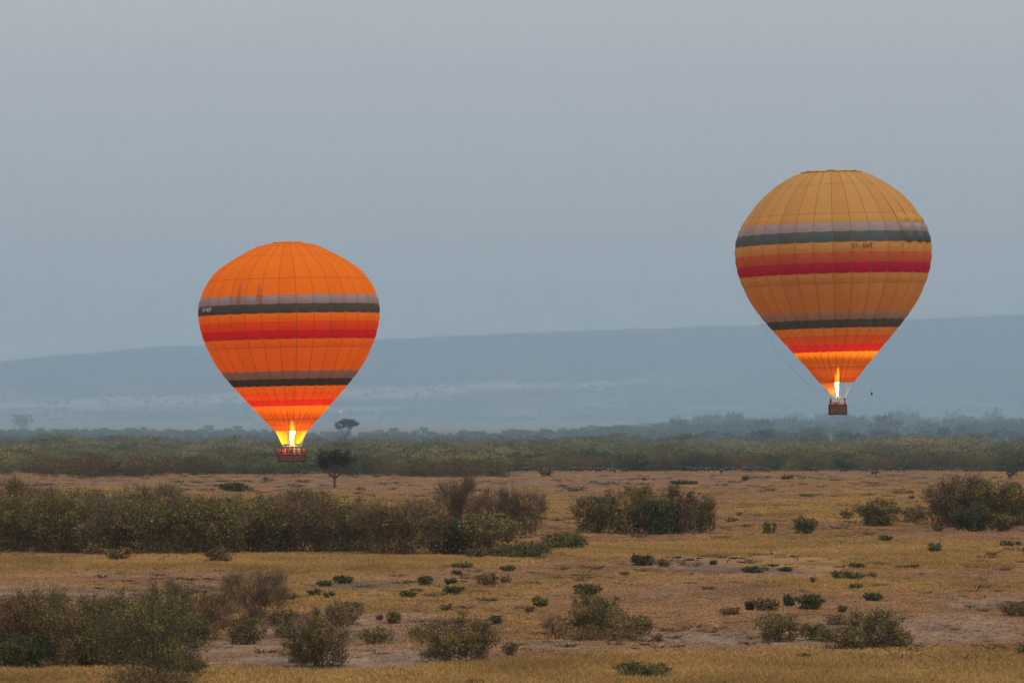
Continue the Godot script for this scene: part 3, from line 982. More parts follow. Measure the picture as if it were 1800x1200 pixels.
# ---------------------------------------------------------------- the scene
func _ready() -> void:
	nz.seed = 21
	nz.frequency = 0.02
	nz.fractal_octaves = 3
	nz2.seed = 77
	nz2.frequency = 0.03
	nz2.fractal_octaves = 4

	# camera: a long lens a little above the plain
	var cam := Camera3D.new()
	cam.name = "camera"
	add_child(cam)
	cam.position = Vector3(0, EYE, 0)
	cam.rotation.x = atan(131.0 / FOCAL)
	cam.fov = rad_to_deg(2.0 * atan(600.0 / FOCAL))
	cam.near = 1.0
	cam.far = 30000.0

	# sky: an even veil of cloud before sunrise, greyer-blue low down, a little warmer and lighter higher up
	var W := 1024
	var H := 512
	var px := PackedFloat32Array()
	px.resize(W * H * 3)
	var cn := FastNoiseLite.new()
	cn.seed = 4
	cn.frequency = 1.6
	cn.fractal_octaves = 4
	for j in H:
		var el := (0.5 - (j + 0.5) / H) * PI
		var deg := rad_to_deg(el)
		var c := SKY_LOW.lerp(SKY_MID, smoothstep(0.0, 2.2, deg)).lerp(SKY_HIGH, smoothstep(1.5, 6.5, deg)).lerp(SKY_TOP, smoothstep(5.0, 70.0, deg))
		if deg < 0.0: c = Color(0.16, 0.14, 0.11)
		for i in W:
			var k := 1.0
			if deg > 0.0:
				var az := TAU * i / W
				k += 0.012 * cn.get_noise_3d(cos(az) * 7.0, sin(el) * 22.0, sin(az) * 7.0)
				k += 0.05 * cn.get_noise_3d(cos(az) * cos(el), sin(el) * 2.5, sin(az) * cos(el))
			var n := (j * W + i) * 3
			px[n] = c.r * k
			px[n + 1] = c.g * k
			px[n + 2] = c.b * k
	var im := Image.create_from_data(W, H, false, Image.FORMAT_RGBF, px.to_byte_array())
	var pan := PanoramaSkyMaterial.new()
	pan.panorama = ImageTexture.create_from_image(im)
	var env := Environment.new()
	env.background_mode = Environment.BG_SKY
	env.sky = Sky.new()
	env.sky.sky_material = pan
	env.tonemap_mode = Environment.TONE_MAPPER_LINEAR
	env.tonemap_exposure = 1.0
	env.fog_enabled = true
	env.fog_density = HAZE
	env.fog_light_color = HAZE_TINT
	env.volumetric_fog_enabled = true
	env.volumetric_fog_density = 0.0
	env.sdfgi_enabled = true
	env.ssao_enabled = true
	env.ssil_enabled = true
	var we := WorldEnvironment.new()
	we.name = "sky_environment"
	we.environment = env
	add_child(we)

	var sun := DirectionalLight3D.new()
	sun.name = "veiled_sun"
	add_child(sun)
	sun.light_energy = 0.27
	sun.light_color = Color(1.0, 0.93, 0.84)
	sun.light_angular_distance = 25.0
	sun.shadow_enabled = true
	sun.look_at_from_position(Vector3(0.65, 0.75, 0.45), Vector3.ZERO)

	make_materials()
	build_ground()
	build_hills()
	# the morning haze lies thicker over the scrub and in the valley below the escarpment
	haze_bank(1000.0, 2280.0, 0.00011)
	haze_bank(2300.0, 5600.0, 0.00026)
	haze_bank(5620.0, 19600.0, 0.000042)
	build_balloons()
	build_near_shrubs()
	build_trees()
	build_belt()
	build_woods()
	build_animals()
	build_grass()

func haze_bank(from: float, to: float, density: float) -> void:
	var f := FogVolume.new()
	f.name = numbered("haze_bank")
	f.size = Vector3(11000.0, 470.0, to - from)
	f.position = Vector3(0, 215.0, -(from + to) / 2.0)
	var m := FogMaterial.new()
	m.density = density
	m.albedo = HAZE_TINT * 0.97
	f.material = m
	add_child(f)
	tag(f, "", "", "", "stuff")

const SKY_LOW := Color(0.80, 0.72, 0.66)
const SKY_MID := Color(0.625, 0.57, 0.535)
const SKY_HIGH := Color(0.73, 0.63, 0.63)
const SKY_TOP := Color(1.27, 1.26, 1.36)
const HAZE := 0.00004
const HAZE_TINT := Color(0.78, 0.925, 1.0)

func tones(c: Color, through: Color) -> Array:
	return [fabric(c, through), fabric(c * 0.92, through * 0.95), fabric(c * Color(0.97, 1.03, 1.1), through)]

func make_materials() -> void:
	M.leaf = vmat(0.9, 0.12)
	M.blade = vmat(0.9, 0.15)
	M.skin = vmat(0.85, 0.2)
	M.tape = vmat(0.8, 0.2)
	M.steel = vmat(0.45, 0.4)
	var f := StandardMaterial3D.new()
	f.albedo_color = Color(1, 0.8, 0.5)
	f.emission_enabled = true
	f.emission = Color(1.0, 0.86, 0.55)
	f.emission_energy_multiplier = 8.0
	M.flame = f
	var f2 := StandardMaterial3D.new()
	f2.albedo_color = Color(1, 0.6, 0.2)
	f2.emission_enabled = true
	f2.emission = Color(1.0, 0.72, 0.16)
	f2.emission_energy_multiplier = 7.0
	M.flame_tip = f2
	M.scoop = fabric(Color(0.62, 0.2, 0.03), Color(1.0, 0.36, 0.1))
	M.scoop_flamelit = fabric(Color(0.92, 0.66, 0.03), Color(1.0, 0.6, 0.1))  # flame light on the orange cloth painted in as yellow
	M.white = mat(Color(0.75, 0.74, 0.7), 0.8)
	M.black = mat(Color(0.02, 0.02, 0.02), 0.8)

func build_balloons() -> void:
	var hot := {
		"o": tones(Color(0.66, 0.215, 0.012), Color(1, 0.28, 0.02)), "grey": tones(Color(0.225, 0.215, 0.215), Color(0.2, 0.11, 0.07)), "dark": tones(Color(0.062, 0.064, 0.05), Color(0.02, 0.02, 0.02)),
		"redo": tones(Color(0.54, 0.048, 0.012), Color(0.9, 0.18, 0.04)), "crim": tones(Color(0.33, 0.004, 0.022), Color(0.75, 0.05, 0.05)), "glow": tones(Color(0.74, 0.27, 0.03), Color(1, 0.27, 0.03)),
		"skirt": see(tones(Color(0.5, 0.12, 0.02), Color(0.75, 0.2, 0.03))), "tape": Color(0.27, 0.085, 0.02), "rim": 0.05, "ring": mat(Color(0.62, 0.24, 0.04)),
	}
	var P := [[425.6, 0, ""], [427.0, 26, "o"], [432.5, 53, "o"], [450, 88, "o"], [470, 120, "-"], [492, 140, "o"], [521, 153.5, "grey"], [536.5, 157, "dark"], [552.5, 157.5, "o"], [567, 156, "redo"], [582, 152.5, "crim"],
		[597, 148, "o"], [611.5, 142, "o"], [632, 132, "-"], [652, 119.5, "grey"], [666, 108.5, "dark"], [678, 98.5, "o"], [689.5, 88.5, "redo"], [702, 77.5, "crim"], [712.5, 68, "glow"], [735, 48, "skirt"], [746, 38, "skirt"], [757, 28.5, ""]]
	var s := 12.5
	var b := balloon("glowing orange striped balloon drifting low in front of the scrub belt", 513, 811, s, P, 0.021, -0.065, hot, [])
	letters(b[1], "5Y-BZY", P, 7.45, 811, s, 2.62, 0.50, M.white)
	add_streak(b[1], P, 811, s, 2.05, 5.2, 6.9)
	add_streak(b[1], P, 811, s, 1.80, 5.3, 6.9)
	flame(b[0], Vector3(0, 2.4, 0), 3.4, 0.40, 3, 0.55)
	basket(b[0], 3.85, 1.0, 1.7, 2.15, 2.5, 2)
	cables(b[0], b[1], 2.15, 2.5, 54.0 / s, 28.0 / s, Color(0.45, 0.35, 0.3))
	scoop(b[0], b[1], 54.2 / s, 28.6 / s, 31.0 / s, 15.5 / s, -1.65, 1.75, 1.55, Vector3(-0.15, 0, 0), M.scoop_flamelit)
	glow(b[0], Vector3(0, 6.35, 0), 114.0, Vector3(0, 4.5, 0.75), 22.0, Vector3(0, 3.4, 0.75), 26.0)

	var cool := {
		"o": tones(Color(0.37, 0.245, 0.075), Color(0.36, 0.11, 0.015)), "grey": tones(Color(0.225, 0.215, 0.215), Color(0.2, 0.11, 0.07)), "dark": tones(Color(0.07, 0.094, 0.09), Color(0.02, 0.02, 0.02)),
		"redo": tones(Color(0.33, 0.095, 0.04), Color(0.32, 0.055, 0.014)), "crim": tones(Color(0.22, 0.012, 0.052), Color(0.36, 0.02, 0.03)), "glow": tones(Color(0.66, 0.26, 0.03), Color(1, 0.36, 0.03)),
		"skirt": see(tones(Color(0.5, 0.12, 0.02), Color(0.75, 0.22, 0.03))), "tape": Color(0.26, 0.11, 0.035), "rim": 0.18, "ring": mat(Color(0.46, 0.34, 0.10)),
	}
	var Q := [[302.4, 0, ""], [303.6, 52, "o"], [312, 76, "-"], [326.5, 100, "o"], [350, 126.5, "-"], [380, 150.5, "o"], [396, 160.5, "grey"], [412, 167, "dark"], [430.5, 170.8, "o"], [448, 171, "redo"], [466, 169, "crim"],
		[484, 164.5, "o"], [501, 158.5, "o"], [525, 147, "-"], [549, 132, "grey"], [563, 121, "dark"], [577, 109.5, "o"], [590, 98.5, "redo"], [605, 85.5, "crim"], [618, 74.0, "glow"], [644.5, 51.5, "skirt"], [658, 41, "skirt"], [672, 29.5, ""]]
	s = 13.6
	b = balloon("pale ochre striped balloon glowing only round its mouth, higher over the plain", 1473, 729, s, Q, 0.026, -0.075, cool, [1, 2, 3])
	letters(b[1], "5Y-BWT", Q, 8.5, 729, s, 1.37, 0.55, M.black)
	flame(b[0], Vector3(-0.05, 2.45, 0), 3.8, 0.28, 8, 0.5)
	basket(b[0], 2.2, 1.25, 1.7, 2.2, 1.75, 2)
	cables(b[0], b[1], 2.2, 1.75, 57.0 / s, 29.0 / s, Color(0.45, 0.4, 0.38))
	scoop(b[0], b[1], 57.2 / s, 29.6 / s, 34.0 / s, 4.2 / s, PI, 1.35, 1.5, Vector3(-0.28, 0, 0), M.scoop)
	glow(b[0], Vector3(-0.05, 7.0, 0), 200.0, Vector3(0.0, 4.6, 0.65), 16.0, Vector3(0, 3.1, 0.9), 6.0)
	# crown line that trails down one side to the basket
	var rope := Bag.new()
	var way := [Vector2(1319, 528), Vector2(1336, 565), Vector2(1364, 612), Vector2(1400, 655), Vector2(1426, 680), Vector2(1452, 697), Vector2(1459, 712)]
	for i in way.size() - 1:
		var a := Vector3((way[i].x - 1473) / s, (729 - way[i].y) / s, 0.2)
		var e := Vector3((way[i + 1].x - 1473) / s, (729 - way[i + 1].y) / s, 0.2)
		rope.tube(a, e, 0.013, 0.013, Color(0.32, 0.28, 0.26), 5)
	part("crown_line", rope.mesh(), M.leaf, b[0])
	var drop := Bag.new()
	var top := Vector3((1533 - 1473) / s, (729 - 627) / s, 0.0)
	var low := Vector3((1533 - 1473) / s, (729 - 689) / s, 0.0)
	drop.tube(top, low, 0.008, 0.008, Color(0.3, 0.3, 0.32), 4)
	var dl := part("drop_line", drop.mesh(), M.leaf, b[0])
	var wt := Bag.new()
	wt.tube(low + Vector3(0, 0.02, 0), low + Vector3(0, -0.16, 0), 0.03, 0.12, Color(0.03, 0.03, 0.035), 10)
	wt.tube(low + Vector3(0, -0.16, 0), low + Vector3(0, -0.36, 0), 0.12, 0.11, Color(0.03, 0.03, 0.035), 10)
	wt.tube(low + Vector3(0, -0.36, 0), low + Vector3(0, -0.43, 0), 0.11, 0.02, Color(0.03, 0.03, 0.035), 10)
	part("weight", wt.mesh(), M.leaf, dl)

	# the people in the baskets
	var skin := Color(0.42, 0.24, 0.16)
	var red := person_mesh(0, Color(0.42, 0.045, 0.03), Color(0.06, 0.07, 0.09), skin)
	var red_up := person_mesh(2, Color(0.42, 0.045, 0.03), Color(0.06, 0.06, 0.06), skin)
	var plum := person_mesh(0, Color(0.13, 0.05, 0.14), Color(0.05, 0.05, 0.06), skin)
	var black := person_mesh(1, Color(0.03, 0.03, 0.035), Color(0.03, 0.03, 0.035), skin)
	var tan_ := person_mesh(2, Color(0.36, 0.22, 0.16), Color(0.1, 0.09, 0.07), skin)
	var base := Vector3((513 - 900.0) / 12.5, EYE + (HZ - 811) / 12.5 + 0.08, -FOCAL / 12.5)
	var crew := [
		[red, -1.68, 0.35, 0.4, "person in a red jacket at the corner of the lit basket, beneath the scoop side"], [red_up, -1.30, 0.45, 0.1, "person in red lifting a camera near the lit basket's red corner group"],
		[red, -0.98, -0.35, -0.5, "person in a red jacket turned inward behind the camera holder in the lit basket"], [black, -0.22, 0.0, 0.3, "pilot in black reaching up to the burners of the lit basket"],
		[plum, -0.55, 0.42, -0.2, "person in a plum jacket beside the pilot of the lit basket"], [plum, 0.12, -0.42, 2.8, "person in plum facing away behind the pilot in the lit basket"],
		[tan_, 0.42, 0.42, 0.2, "person in tan lifting a camera in the middle of the lit basket"], [black, 0.80, -0.4, -0.6, "person in black with one raised arm past the burner frame of the lit basket"],
		[tan_, 1.08, 0.42, 0.5, "person in tan holding a camera beside the red jackets of the lit basket"], [red, 1.38, 0.38, 0.2, "person in a red jacket one place in from the outer end of the lit basket"],
		[red_up, 1.68, 0.1, -0.4, "person in red raising a camera at the far outer end of the lit basket"]]
	for c in crew:
		person_at(c[0], Color(0.45, 0.42, 0.38) if c[1] > 0.0 else Color(0.3, 0.06, 0.05), c[4], base + Vector3(c[1], 0, c[2]), c[3], "passengers in the lit basket")
	base = Vector3((1473 - 900.0) / 13.6, EYE + (HZ - 729) / 13.6 + 0.08, -FOCAL / 13.6)
	crew = [
		[black, -0.1, -0.2, 0.4, "pilot in black reaching to the burners of the higher basket"], [tan_, 0.22, 0.42, -0.2, "person in tan with a camera beside the pilot of the higher basket"],
		[tan_, -0.78, 0.35, 0.5, "person in tan at the scoop end of the higher basket"], [plum, -0.42, 0.42, 0.1, "person in a plum jacket at the near rim of the higher basket"],
		[red, 0.86, 0.2, -0.3, "person in a red jacket at the outer corner of the higher basket"]]
	for c in crew:
		person_at(c[0], Color(0.5, 0.4, 0.36), c[4], base + Vector3(c[1], 0, c[2]), c[3], "passengers in the higher basket")
	bird("tiny pale bird flying above the thorn tree beside the lit balloon", Vector3((600 - 900) / 9.0, EYE + (HZ - 725) / 9.0, -FOCAL / 9.0), 1.3, Color(0.85, 0.83, 0.78), 0.6, 0.22)

func see(a: Array) -> Array:      # thin cloth: a trace of the flame shows through the weave
	for m in a:
		m.transparency = BaseMaterial3D.TRANSPARENCY_ALPHA
		m.albedo_color.a = 0.9
	return a

func add_streak(env: Node3D, P: Array, base: float, s: float, a: float, n0: float, n1: float) -> void:  # narrow strip of darker tone lying just outside the panels
	var pts := PackedVector3Array()
	for j in 11:
		var p := profile(P, lerpf(n0, n1, j / 10.0))
		for i in 4:
			var w: float = (i / 3.0 - 0.5) * 0.042 * (0.45 + 0.55 * sin(PI * minf(1.0, j / 9.0)) + 0.2 * sin(j * 2.1 + i))
			var rr := p.x / s * (1.0 + 0.0205) + 0.02
			pts.append(Vector3(cos(a - w - j * 0.002) * rr, (base - p.y) / s - 0.08, sin(a - w - j * 0.002) * rr))
	part("dark_streak", sheet(pts, 4, true), fabric(Color(0.38, 0.16, 0.05), Color(0.7, 0.22, 0.06)), env)

func glow(o: Node3D, up: Vector3, energy: float, mid: Vector3, some: float, low: Vector3, small: float) -> void:
	var l := SpotLight3D.new()
	l.name = "flame_light"
	o.add_child(l, true)
	l.position = up
	l.rotation.x = PI / 2
	l.spot_angle = 88.0
	l.spot_angle_attenuation = 0.25
	l.spot_range = 60.0
	l.spot_attenuation = 2.0
	l.light_color = Color(1.0, 0.74, 0.25)
	l.light_energy = energy
	l.light_size = 0.5
	l.shadow_enabled = true
	var l2: SpotLight3D = l.duplicate()
	l2.name = "flame_side_light"
	o.add_child(l2, true)
	l2.position = mid
	l2.light_energy = some
	l2.light_size = 0.35
	var k := OmniLight3D.new()
	k.name = "flame_foot_light"
	o.add_child(k, true)
	k.position = low
	k.omni_range = 30.0
	k.omni_attenuation = 2.0
	k.light_color = Color(1.0, 0.78, 0.5)
	k.light_energy = small
	k.light_size = 0.3
	k.shadow_enabled = true

# every shrub that stands by itself or in a hedge one can take apart: [px, py, w, h, kind, label]
func build_near_shrubs() -> void:
	var hedge := "croton shrubs of the long dark hedge"
	for r in [
		[22, 945, 150, 95, "brown", "tall twiggy brown shrub rising at the outer end of the long hedge, back row"],
		[110, 950, 130, 88, "brown", "rounded grey-brown shrub of the hedge's back row next to its tallest end"],
		[195, 946, 120, 84, "thicket", "olive back-row shrub of the long hedge before the bare spiky one"],
		[275, 944, 90, 92, "bare", "spiky bare shrub poking above the long hedge in front of the open plain"],
		[350, 950, 120, 78, "olive", "yellow-topped back-row shrub of the hedge below the small dark round bush"],
		[430, 948, 120, 76, "thicket", "flat-topped back-row shrub of the hedge below the lit basket"],
		[535, 946, 120, 84, "olive", "back-row olive shrub of the hedge just before the lone acacia's foot"],
		[615, 950, 110, 72, "thicket", "low back-row shrub of the hedge past the lone acacia"],
		[30, 970, 130, 100, "thicket", "broad dark front-row shrub at the outer end of the long hedge"],
		[120, 972, 125, 92, "thicket", "second front-row shrub from the hedge's outer end, dark green below"],
		[205, 974, 120, 90, "olive", "third front-row shrub of the long hedge with yellowish tips"],
		[285, 975, 120, 94, "thicket", "bulky front-row shrub of the hedge beneath the bare spiky one"],
		[365, 976, 120, 90, "thicket", "front-row hedge shrub behind the fallen dead branch heap"],
		[445, 973, 120, 92, "thicket", "dense front-row hedge shrub below the lit basket"],
		[525, 972, 120, 92, "brown", "brownish front-row hedge shrub below the lone acacia"],
		[600, 971, 115, 84, "thicket", "dark front-row hedge shrub before the gap to the domed shrub"],
		[706, 976, 125, 98, "brown", "large dome-shaped brown shrub standing at the open end of the hedge"],
		[788, 974, 78, 66, "dark", "small dark green round-headed tree with a short forked trunk beside the domed shrub"],
		[848, 974, 95, 74, "thicket", "last front-row shrub at the open end of the long hedge"],
	]:
		shrub("hedge_shrub", r[5], r[0], r[1] + 2, r[2] * 1.15, r[3] * 0.97, r[4], hedge, 1.15, "shrub", 10)
	for r in [
		[806, 938, 84, 98, "bare", "tall leafless shrub with pale forking branches behind the hedge's open end"],
		[868, 940, 86, 78, "bare", "grey twiggy shrub beside the tall leafless one"],
		[920, 940, 78, 76, "bare", "fan-shaped bare shrub standing last beyond the hedge's open end"],
		[995, 964, 84, 30, "green", "low spreading green shrub in the grass past the hedge end"],
		[925, 978, 90, 28, "green", "low green shrub hugging the ground below the fan-shaped bare one"],
		[1050, 936, 86, 66, "thicket", "leaning dark shrub at the hedge side of the lone thicket in mid plain"],
		[1118, 938, 105, 82, "thicket", "tallest dense shrub in the middle of the lone thicket in mid plain"],
		[1160, 939, 60, 60, "dark", "dark green shrub in the heart of the lone thicket in mid plain"],
		[1192, 938, 62, 78, "brown", "brown open shrub beside the pale gap in the lone thicket"],
		[1234, 937, 56, 68, "olive", "upright end shrub of the lone thicket, toward the grazing gazelles"],
		[1545, 923, 76, 48, "thicket", "rounded grey-green shrub standing apart before the big dark clump"],
		[1612, 918, 62, 30, "olive", "low olive shrub leading up to the big dark clump"],
		[1690, 924, 130, 86, "brown", "broad brown-topped shrub of the big dark clump under the higher balloon's side"],
		[1752, 926, 100, 80, "thicket", "dark olive shrub at the back of the big clump by the frame edge"],
		[1800, 922, 90, 74, "thicket", "outermost dark shrub of the big clump, cut by the frame edge"],
		[1706, 934, 64, 50, "dark", "dark green shrub spilling out in front of the big clump"],
		[1760, 934, 46, 34, "thicket", "small shrub at the foot of the big clump near its dark stems"],
		[1650, 934, 20, 12, "green", "tiny green shrub at the toe of the big clump"],
		[1414, 938, 42, 30, "green", "leafy green shrub alone in tall grass below the higher basket"],
		[1352, 938, 30, 22, "olive", "sparse olive shrub alone in tall grass next to the leafy green one"],
		[1490, 914, 26, 18, "olive", "wispy shrub in the grass before the rounded grey-green shrub"],
		[1555, 951, 26, 14, "green", "small green plant in the grass below the rounded grey-green shrub"],
		[1642, 971, 26, 18, "green", "small bright shrub alone on the plain under the big dark clump"],
		[1770, 960, 26, 12, "green", "low green plant on the open ground below the frame-edge clump"],
		[1790, 957, 12, 8, "green", "tiny green plant next to the frame edge below the big clump"],
		[1744, 980, 24, 10, "olive", "faint olive plant in the dry grass toward the frame edge"],
	]:
		shrub("savanna_shrub", r[5], r[0], r[1], r[2], r[3], r[4], "", 1.15)
	var cluster := "shrubs of the thick cluster nearest the camera"
	for r in [
		[25, 1152, 130, 112, "brown", "tall brown shrub at the outer end of the near cluster"],
		[75, 1150, 90, 118, "olive", "yellowish open shrub with thin tall stems in the near cluster's back"],
		[40, 1168, 100, 60, "dark", "low dark green shrub at the foot of the near cluster's outer end"],
		[145, 1166, 130, 124, "thicket", "dense dark shrub in the middle of the near cluster"],
		[205, 1160, 120, 118, "thicket", "olive shrub tucked behind the big green one of the near cluster"],
		[290, 1120, 80, 104, "bare", "bare branching shrub with a dark tuft on top behind the big green one"],
		[362, 1108, 86, 86, "bare", "spreading reddish bare shrub on the near cluster's bank"],
		[344, 1118, 50, 44, "green", "green shrub under the reddish bare one on the bank"],
		[446, 1094, 104, 92, "bare", "tall reddish twiggy shrub standing past the grey wash's bank"],
		[432, 1120, 64, 50, "thicket", "dark leaning shrub with a crooked stem on a soil mound in the wash"],
		[262, 1204, 190, 176, "green", "big leafy green shrub standing foremost in the near cluster"],
		[256, 1218, 128, 46, "brown", "tangle of brown vines and dead twigs heaped round the big green shrub's stem"],
		[318, 1180, 70, 36, "brown", "low brown twigs beside the big green shrub's heap"],
	]:
		shrub("cluster_shrub", r[5], r[0], r[1], r[2] * 1.14, r[3], r[4], cluster, 0.95, "shrub", 9)
	for r in [
		[560, 1168, 112, 98, "olive", "airy olive shrub with a dark stem at the golden grass edge"],
		[606, 1094, 64, 42, "olive", "small grey-green upright shrub behind the airy olive one"],
		[500, 1104, 56, 48, "brown", "ragged brown shrub between the reddish twiggy one and the airy olive one"],
		[660, 1122, 70, 30, "olive", "thin low shrub on the pale wash past the airy olive one"],
		[530, 1160, 80, 30, "brown", "dead brown stalks at the foot of the airy olive shrub"],
		[800, 1160, 146, 80, "olive", "wide rounded olive shrub alone at the golden grass edge"],
		[980, 1108, 60, 42, "bare", "open bare shrub at the near end of the bushes on the grey wash"],
		[1048, 1108, 90, 78, "thicket", "tallest shrub of the bushes on the grey wash with tan top twigs"],
		[1110, 1112, 70, 50, "olive", "dark-stemmed shrub of the bushes on the grey wash"],
		[1060, 1122, 150, 24, "brown", "low dead skirt of twigs under the bushes on the grey wash"],
		[1156, 1114, 24, 16, "brown", "small stump-like shrub past the bushes on the grey wash"],
		[1031, 1048, 50, 20, "dark", "dark low shrub on bare brown ground above the grey wash bushes"],
		[1368, 1112, 76, 52, "olive", "olive shrub with brown lower twigs in front of two bright green ones"],
		[1428, 1110, 56, 30, "thicket", "grey shrub beside the olive one at the wash edge"],
		[1470, 1098, 44, 18, "brown", "low brown twigs at the wash edge beyond the grey shrub"],
		[1540, 1142, 110, 76, "olive", "tall yellowish fuzzy shrub of the big mound at the golden grass edge"],
		[1480, 1146, 84, 44, "thicket", "dark green lower shrub of the big mound at the golden grass edge"],
		[1580, 1140, 50, 36, "olive", "thin side shrub of the big mound at the golden grass edge"],
		[1786, 1088, 64, 26, "brown", "low brown shrub on a pale bank by the frame edge"],
		[1130, 1188, 96, 32, "green", "low spreading green shrub in the golden grass at the bottom edge"],
		[1412, 1158, 30, 10, "green", "small green patch at the golden grass edge before the big mound"],
		[1800, 1150, 24, 20, "green", "bright green plant at the frame edge in golden grass"],
		[340, 1178, 46, 22, "dark", "dark green clump in golden grass beside the near cluster"],
		[832, 1200, 40, 12, "brown", "low brown twigs at the bottom edge below the rounded olive shrub"],
		[896, 1150, 30, 24, "brown", "small brown shrub near the wash past the rounded olive shrub"],
	]:
		shrub("near_shrub", r[5], r[0], r[1], r[2], r[3], r[4], "", 1.05)
	var low := "small green bushes dotted over the grazed ground"
	for r in [
		[571, 1031, 28, 12, "small dark bush on the pale strip, first of the pair below the hedge"], [603, 1026, 34, 14, "small dark bush on the pale strip, second of the pair below the hedge"],
		[553, 1049, 26, 13, "small bush below the pair, beside its smaller twin"], [579, 1053, 20, 12, "smallest bush below the pair on the pale strip"],
		[502, 1056, 40, 14, "low grey bush beside the reddish twiggy shrub"], [747, 1030, 28, 18, "rounded bush standing highest in the middle group of five"],
		[718, 1053, 30, 14, "flat bush at the lower corner of the middle group of five"], [796, 1046, 34, 14, "dark flat bush at the lower outer corner of the middle group"],
		[792, 1028, 22, 12, "little bush between the rounded and dark flat ones"], [732, 1044, 26, 8, "reddish brown scrap of bush in the middle group"],
		[692, 1092, 28, 20, "small green bush before the rounded olive shrub's back"], [667, 1090, 14, 10, "tiny twiggy bush beside the small green one at the wash"],
		[785, 1076, 26, 13, "small bush above the rounded olive shrub"], [872, 1092, 26, 14, "small dark bush between the olive shrub and the wash bushes"],
		[856, 1029, 40, 20, "leafy green bush, larger of two touching on the brown ground"], [888, 1026, 22, 14, "smaller of two touching leafy bushes on the brown ground"],
		[892, 1007, 28, 11, "green bush above the two touching leafy ones"], [814, 1002, 34, 9, "low flat bush in the golden band below the small round tree"],
		[803, 1012, 20, 9, "bright green bush under the low flat one in the golden band"], [950, 1068, 30, 18, "round green bush above the open bare shrub of the wash"],
		[932, 1083, 18, 12, "small twiggy bush below the round green one"], [1131, 996, 42, 18, "green bush on a dark soil patch beside the gazelles"],
		[1166, 998, 22, 14, "thin brown-green bush between the soil patch and gazelles"], [1098, 1013, 16, 9, "tiny olive bush below the soil patch"],
		[1327, 1007, 46, 11, "long low bush in the dark grey strip below the gazelles"], [1382, 1004, 26, 7, "flat dark bush at the end of the dark grey strip"],
		[1508, 999, 28, 10, "small dark green bush above the long green cluster"], [1473, 1020, 22, 16, "round end bush of the long green cluster"],
		[1497, 1021, 44, 15, "long bush forming the middle of the green cluster"], [1533, 1018, 18, 11, "small outlier bush of the green cluster"],
		[1505, 1034, 26, 10, "low bush just beneath the green cluster"], [1535, 1055, 36, 14, "dark green bush alone below the green cluster"],
		[1388, 1068, 24, 20, "dark green bush, upright one of two bright ones above the wash"], [1424, 1072, 46, 26, "dark green sloping bush beside the upright one above the wash"],
		[1348, 1077, 46, 24, "grey-green bush behind the olive shrub near the wash"], [1318, 1076, 18, 18, "small dark bush next to the grey-green one near the wash"],
		[1481, 1077, 18, 12, "small green bush alone above the big mound"], [1284, 1089, 46, 12, "low brown twiggy bush on the brown ground by the wash"],
		[1430, 1025, 12, 11, "rusty brown tiny bush beside the green cluster"], [1597, 998, 40, 6, "thin flat dark plant on the dry ground beyond the green cluster"],
		[385, 990, 46, 26, "fallen heap of dead grey branches before the hedge"], [206, 986, 44, 24, "small olive bush standing out in front of the hedge"],
		[838, 985, 44, 20, "small brown bush in front of the hedge's last shrub"], [1254, 995, 14, 8, "tuft of dark herbs between grazing gazelles"],
	]:
		var kind := "green"
		if "brown" in r[4] or "twiggy" in r[4] or "heap" in r[4] or "rusty" in r[4]: kind = "brown"
		elif "dark" in r[4]: kind = "dark"
		elif "olive" in r[4] or "grey" in r[4]: kind = "thicket"
		shrub("low_bush", r[4], r[0], r[1], r[2], r[3], kind, low, 1.6, "bush", 6)
	for r in [
		[410, 865, 48, 15, "dark", "small dark round bush alone on the open plain behind the hedge"], [1384, 843, 20, 8, "green", "green tuft bush at the scrub belt's edge below the higher basket"],
		[1410, 843, 14, 7, "olive", "paler tuft bush beside the green one at the scrub belt's edge"], [1210, 850, 40, 6, "dark", "low dark bush line on the pinkish plain"],
		[1190, 850, 22, 6, "dark", "smaller low dark bush on the pinkish plain"], [1133, 843, 14, 5, "brown", "tiny mound bush on the pinkish plain before the wildebeest"],
		[960, 836, 26, 16, "brown", "little umbrella-shaped thorn bush among the wildebeest"], [1310, 845, 12, 9, "dark", "small dark bush near the wildebeest pair"],
		[172, 838, 32, 15, "thicket", "outlying round bush in front of the far scrub belt's first bulge"], [130, 836, 30, 17, "thicket", "grey outlying bush next to the round one before the scrub belt"],
		[98, 838, 18, 12, "bare", "wispy outlying bush before the scrub belt"], [470, 845, 20, 7, "brown", "brown tuft on the plain below the lit basket"],
		[632, 862, 18, 6, "brown", "rusty tuft on the plain beside the lone acacia"], [1300, 906, 10, 7, "brown", "small brown tuft beyond the lone thicket"], [1285, 919, 20, 8, "thicket", "grey tuft behind the lone thicket's end"],
		[1600, 868, 16, 6, "brown", "brown tuft on the far grass before the big clump"], [1603, 877, 10, 6, "dark", "dark tuft under the brown one before the big clump"],
	]:
		shrub("plain_bush", r[5], r[0], r[1], r[2], r[3], r[4], "", 1.7, "bush", 6)

func build_trees() -> void:
	thorn_tree("lone dark acacia with a forked trunk on the open plain below the lit basket", 588, 858, 944, 8.3, 8.0, 0.1, 0.46, 6, 5, 0.45, 0.24)
	thorn_tree("leaning umbrella acacia rising above the scrub belt beside the lit balloon", 602, 781, 2300, 13.2, 11.5, 2.4, 0.64, 3, 9, 0.35, 0.34)

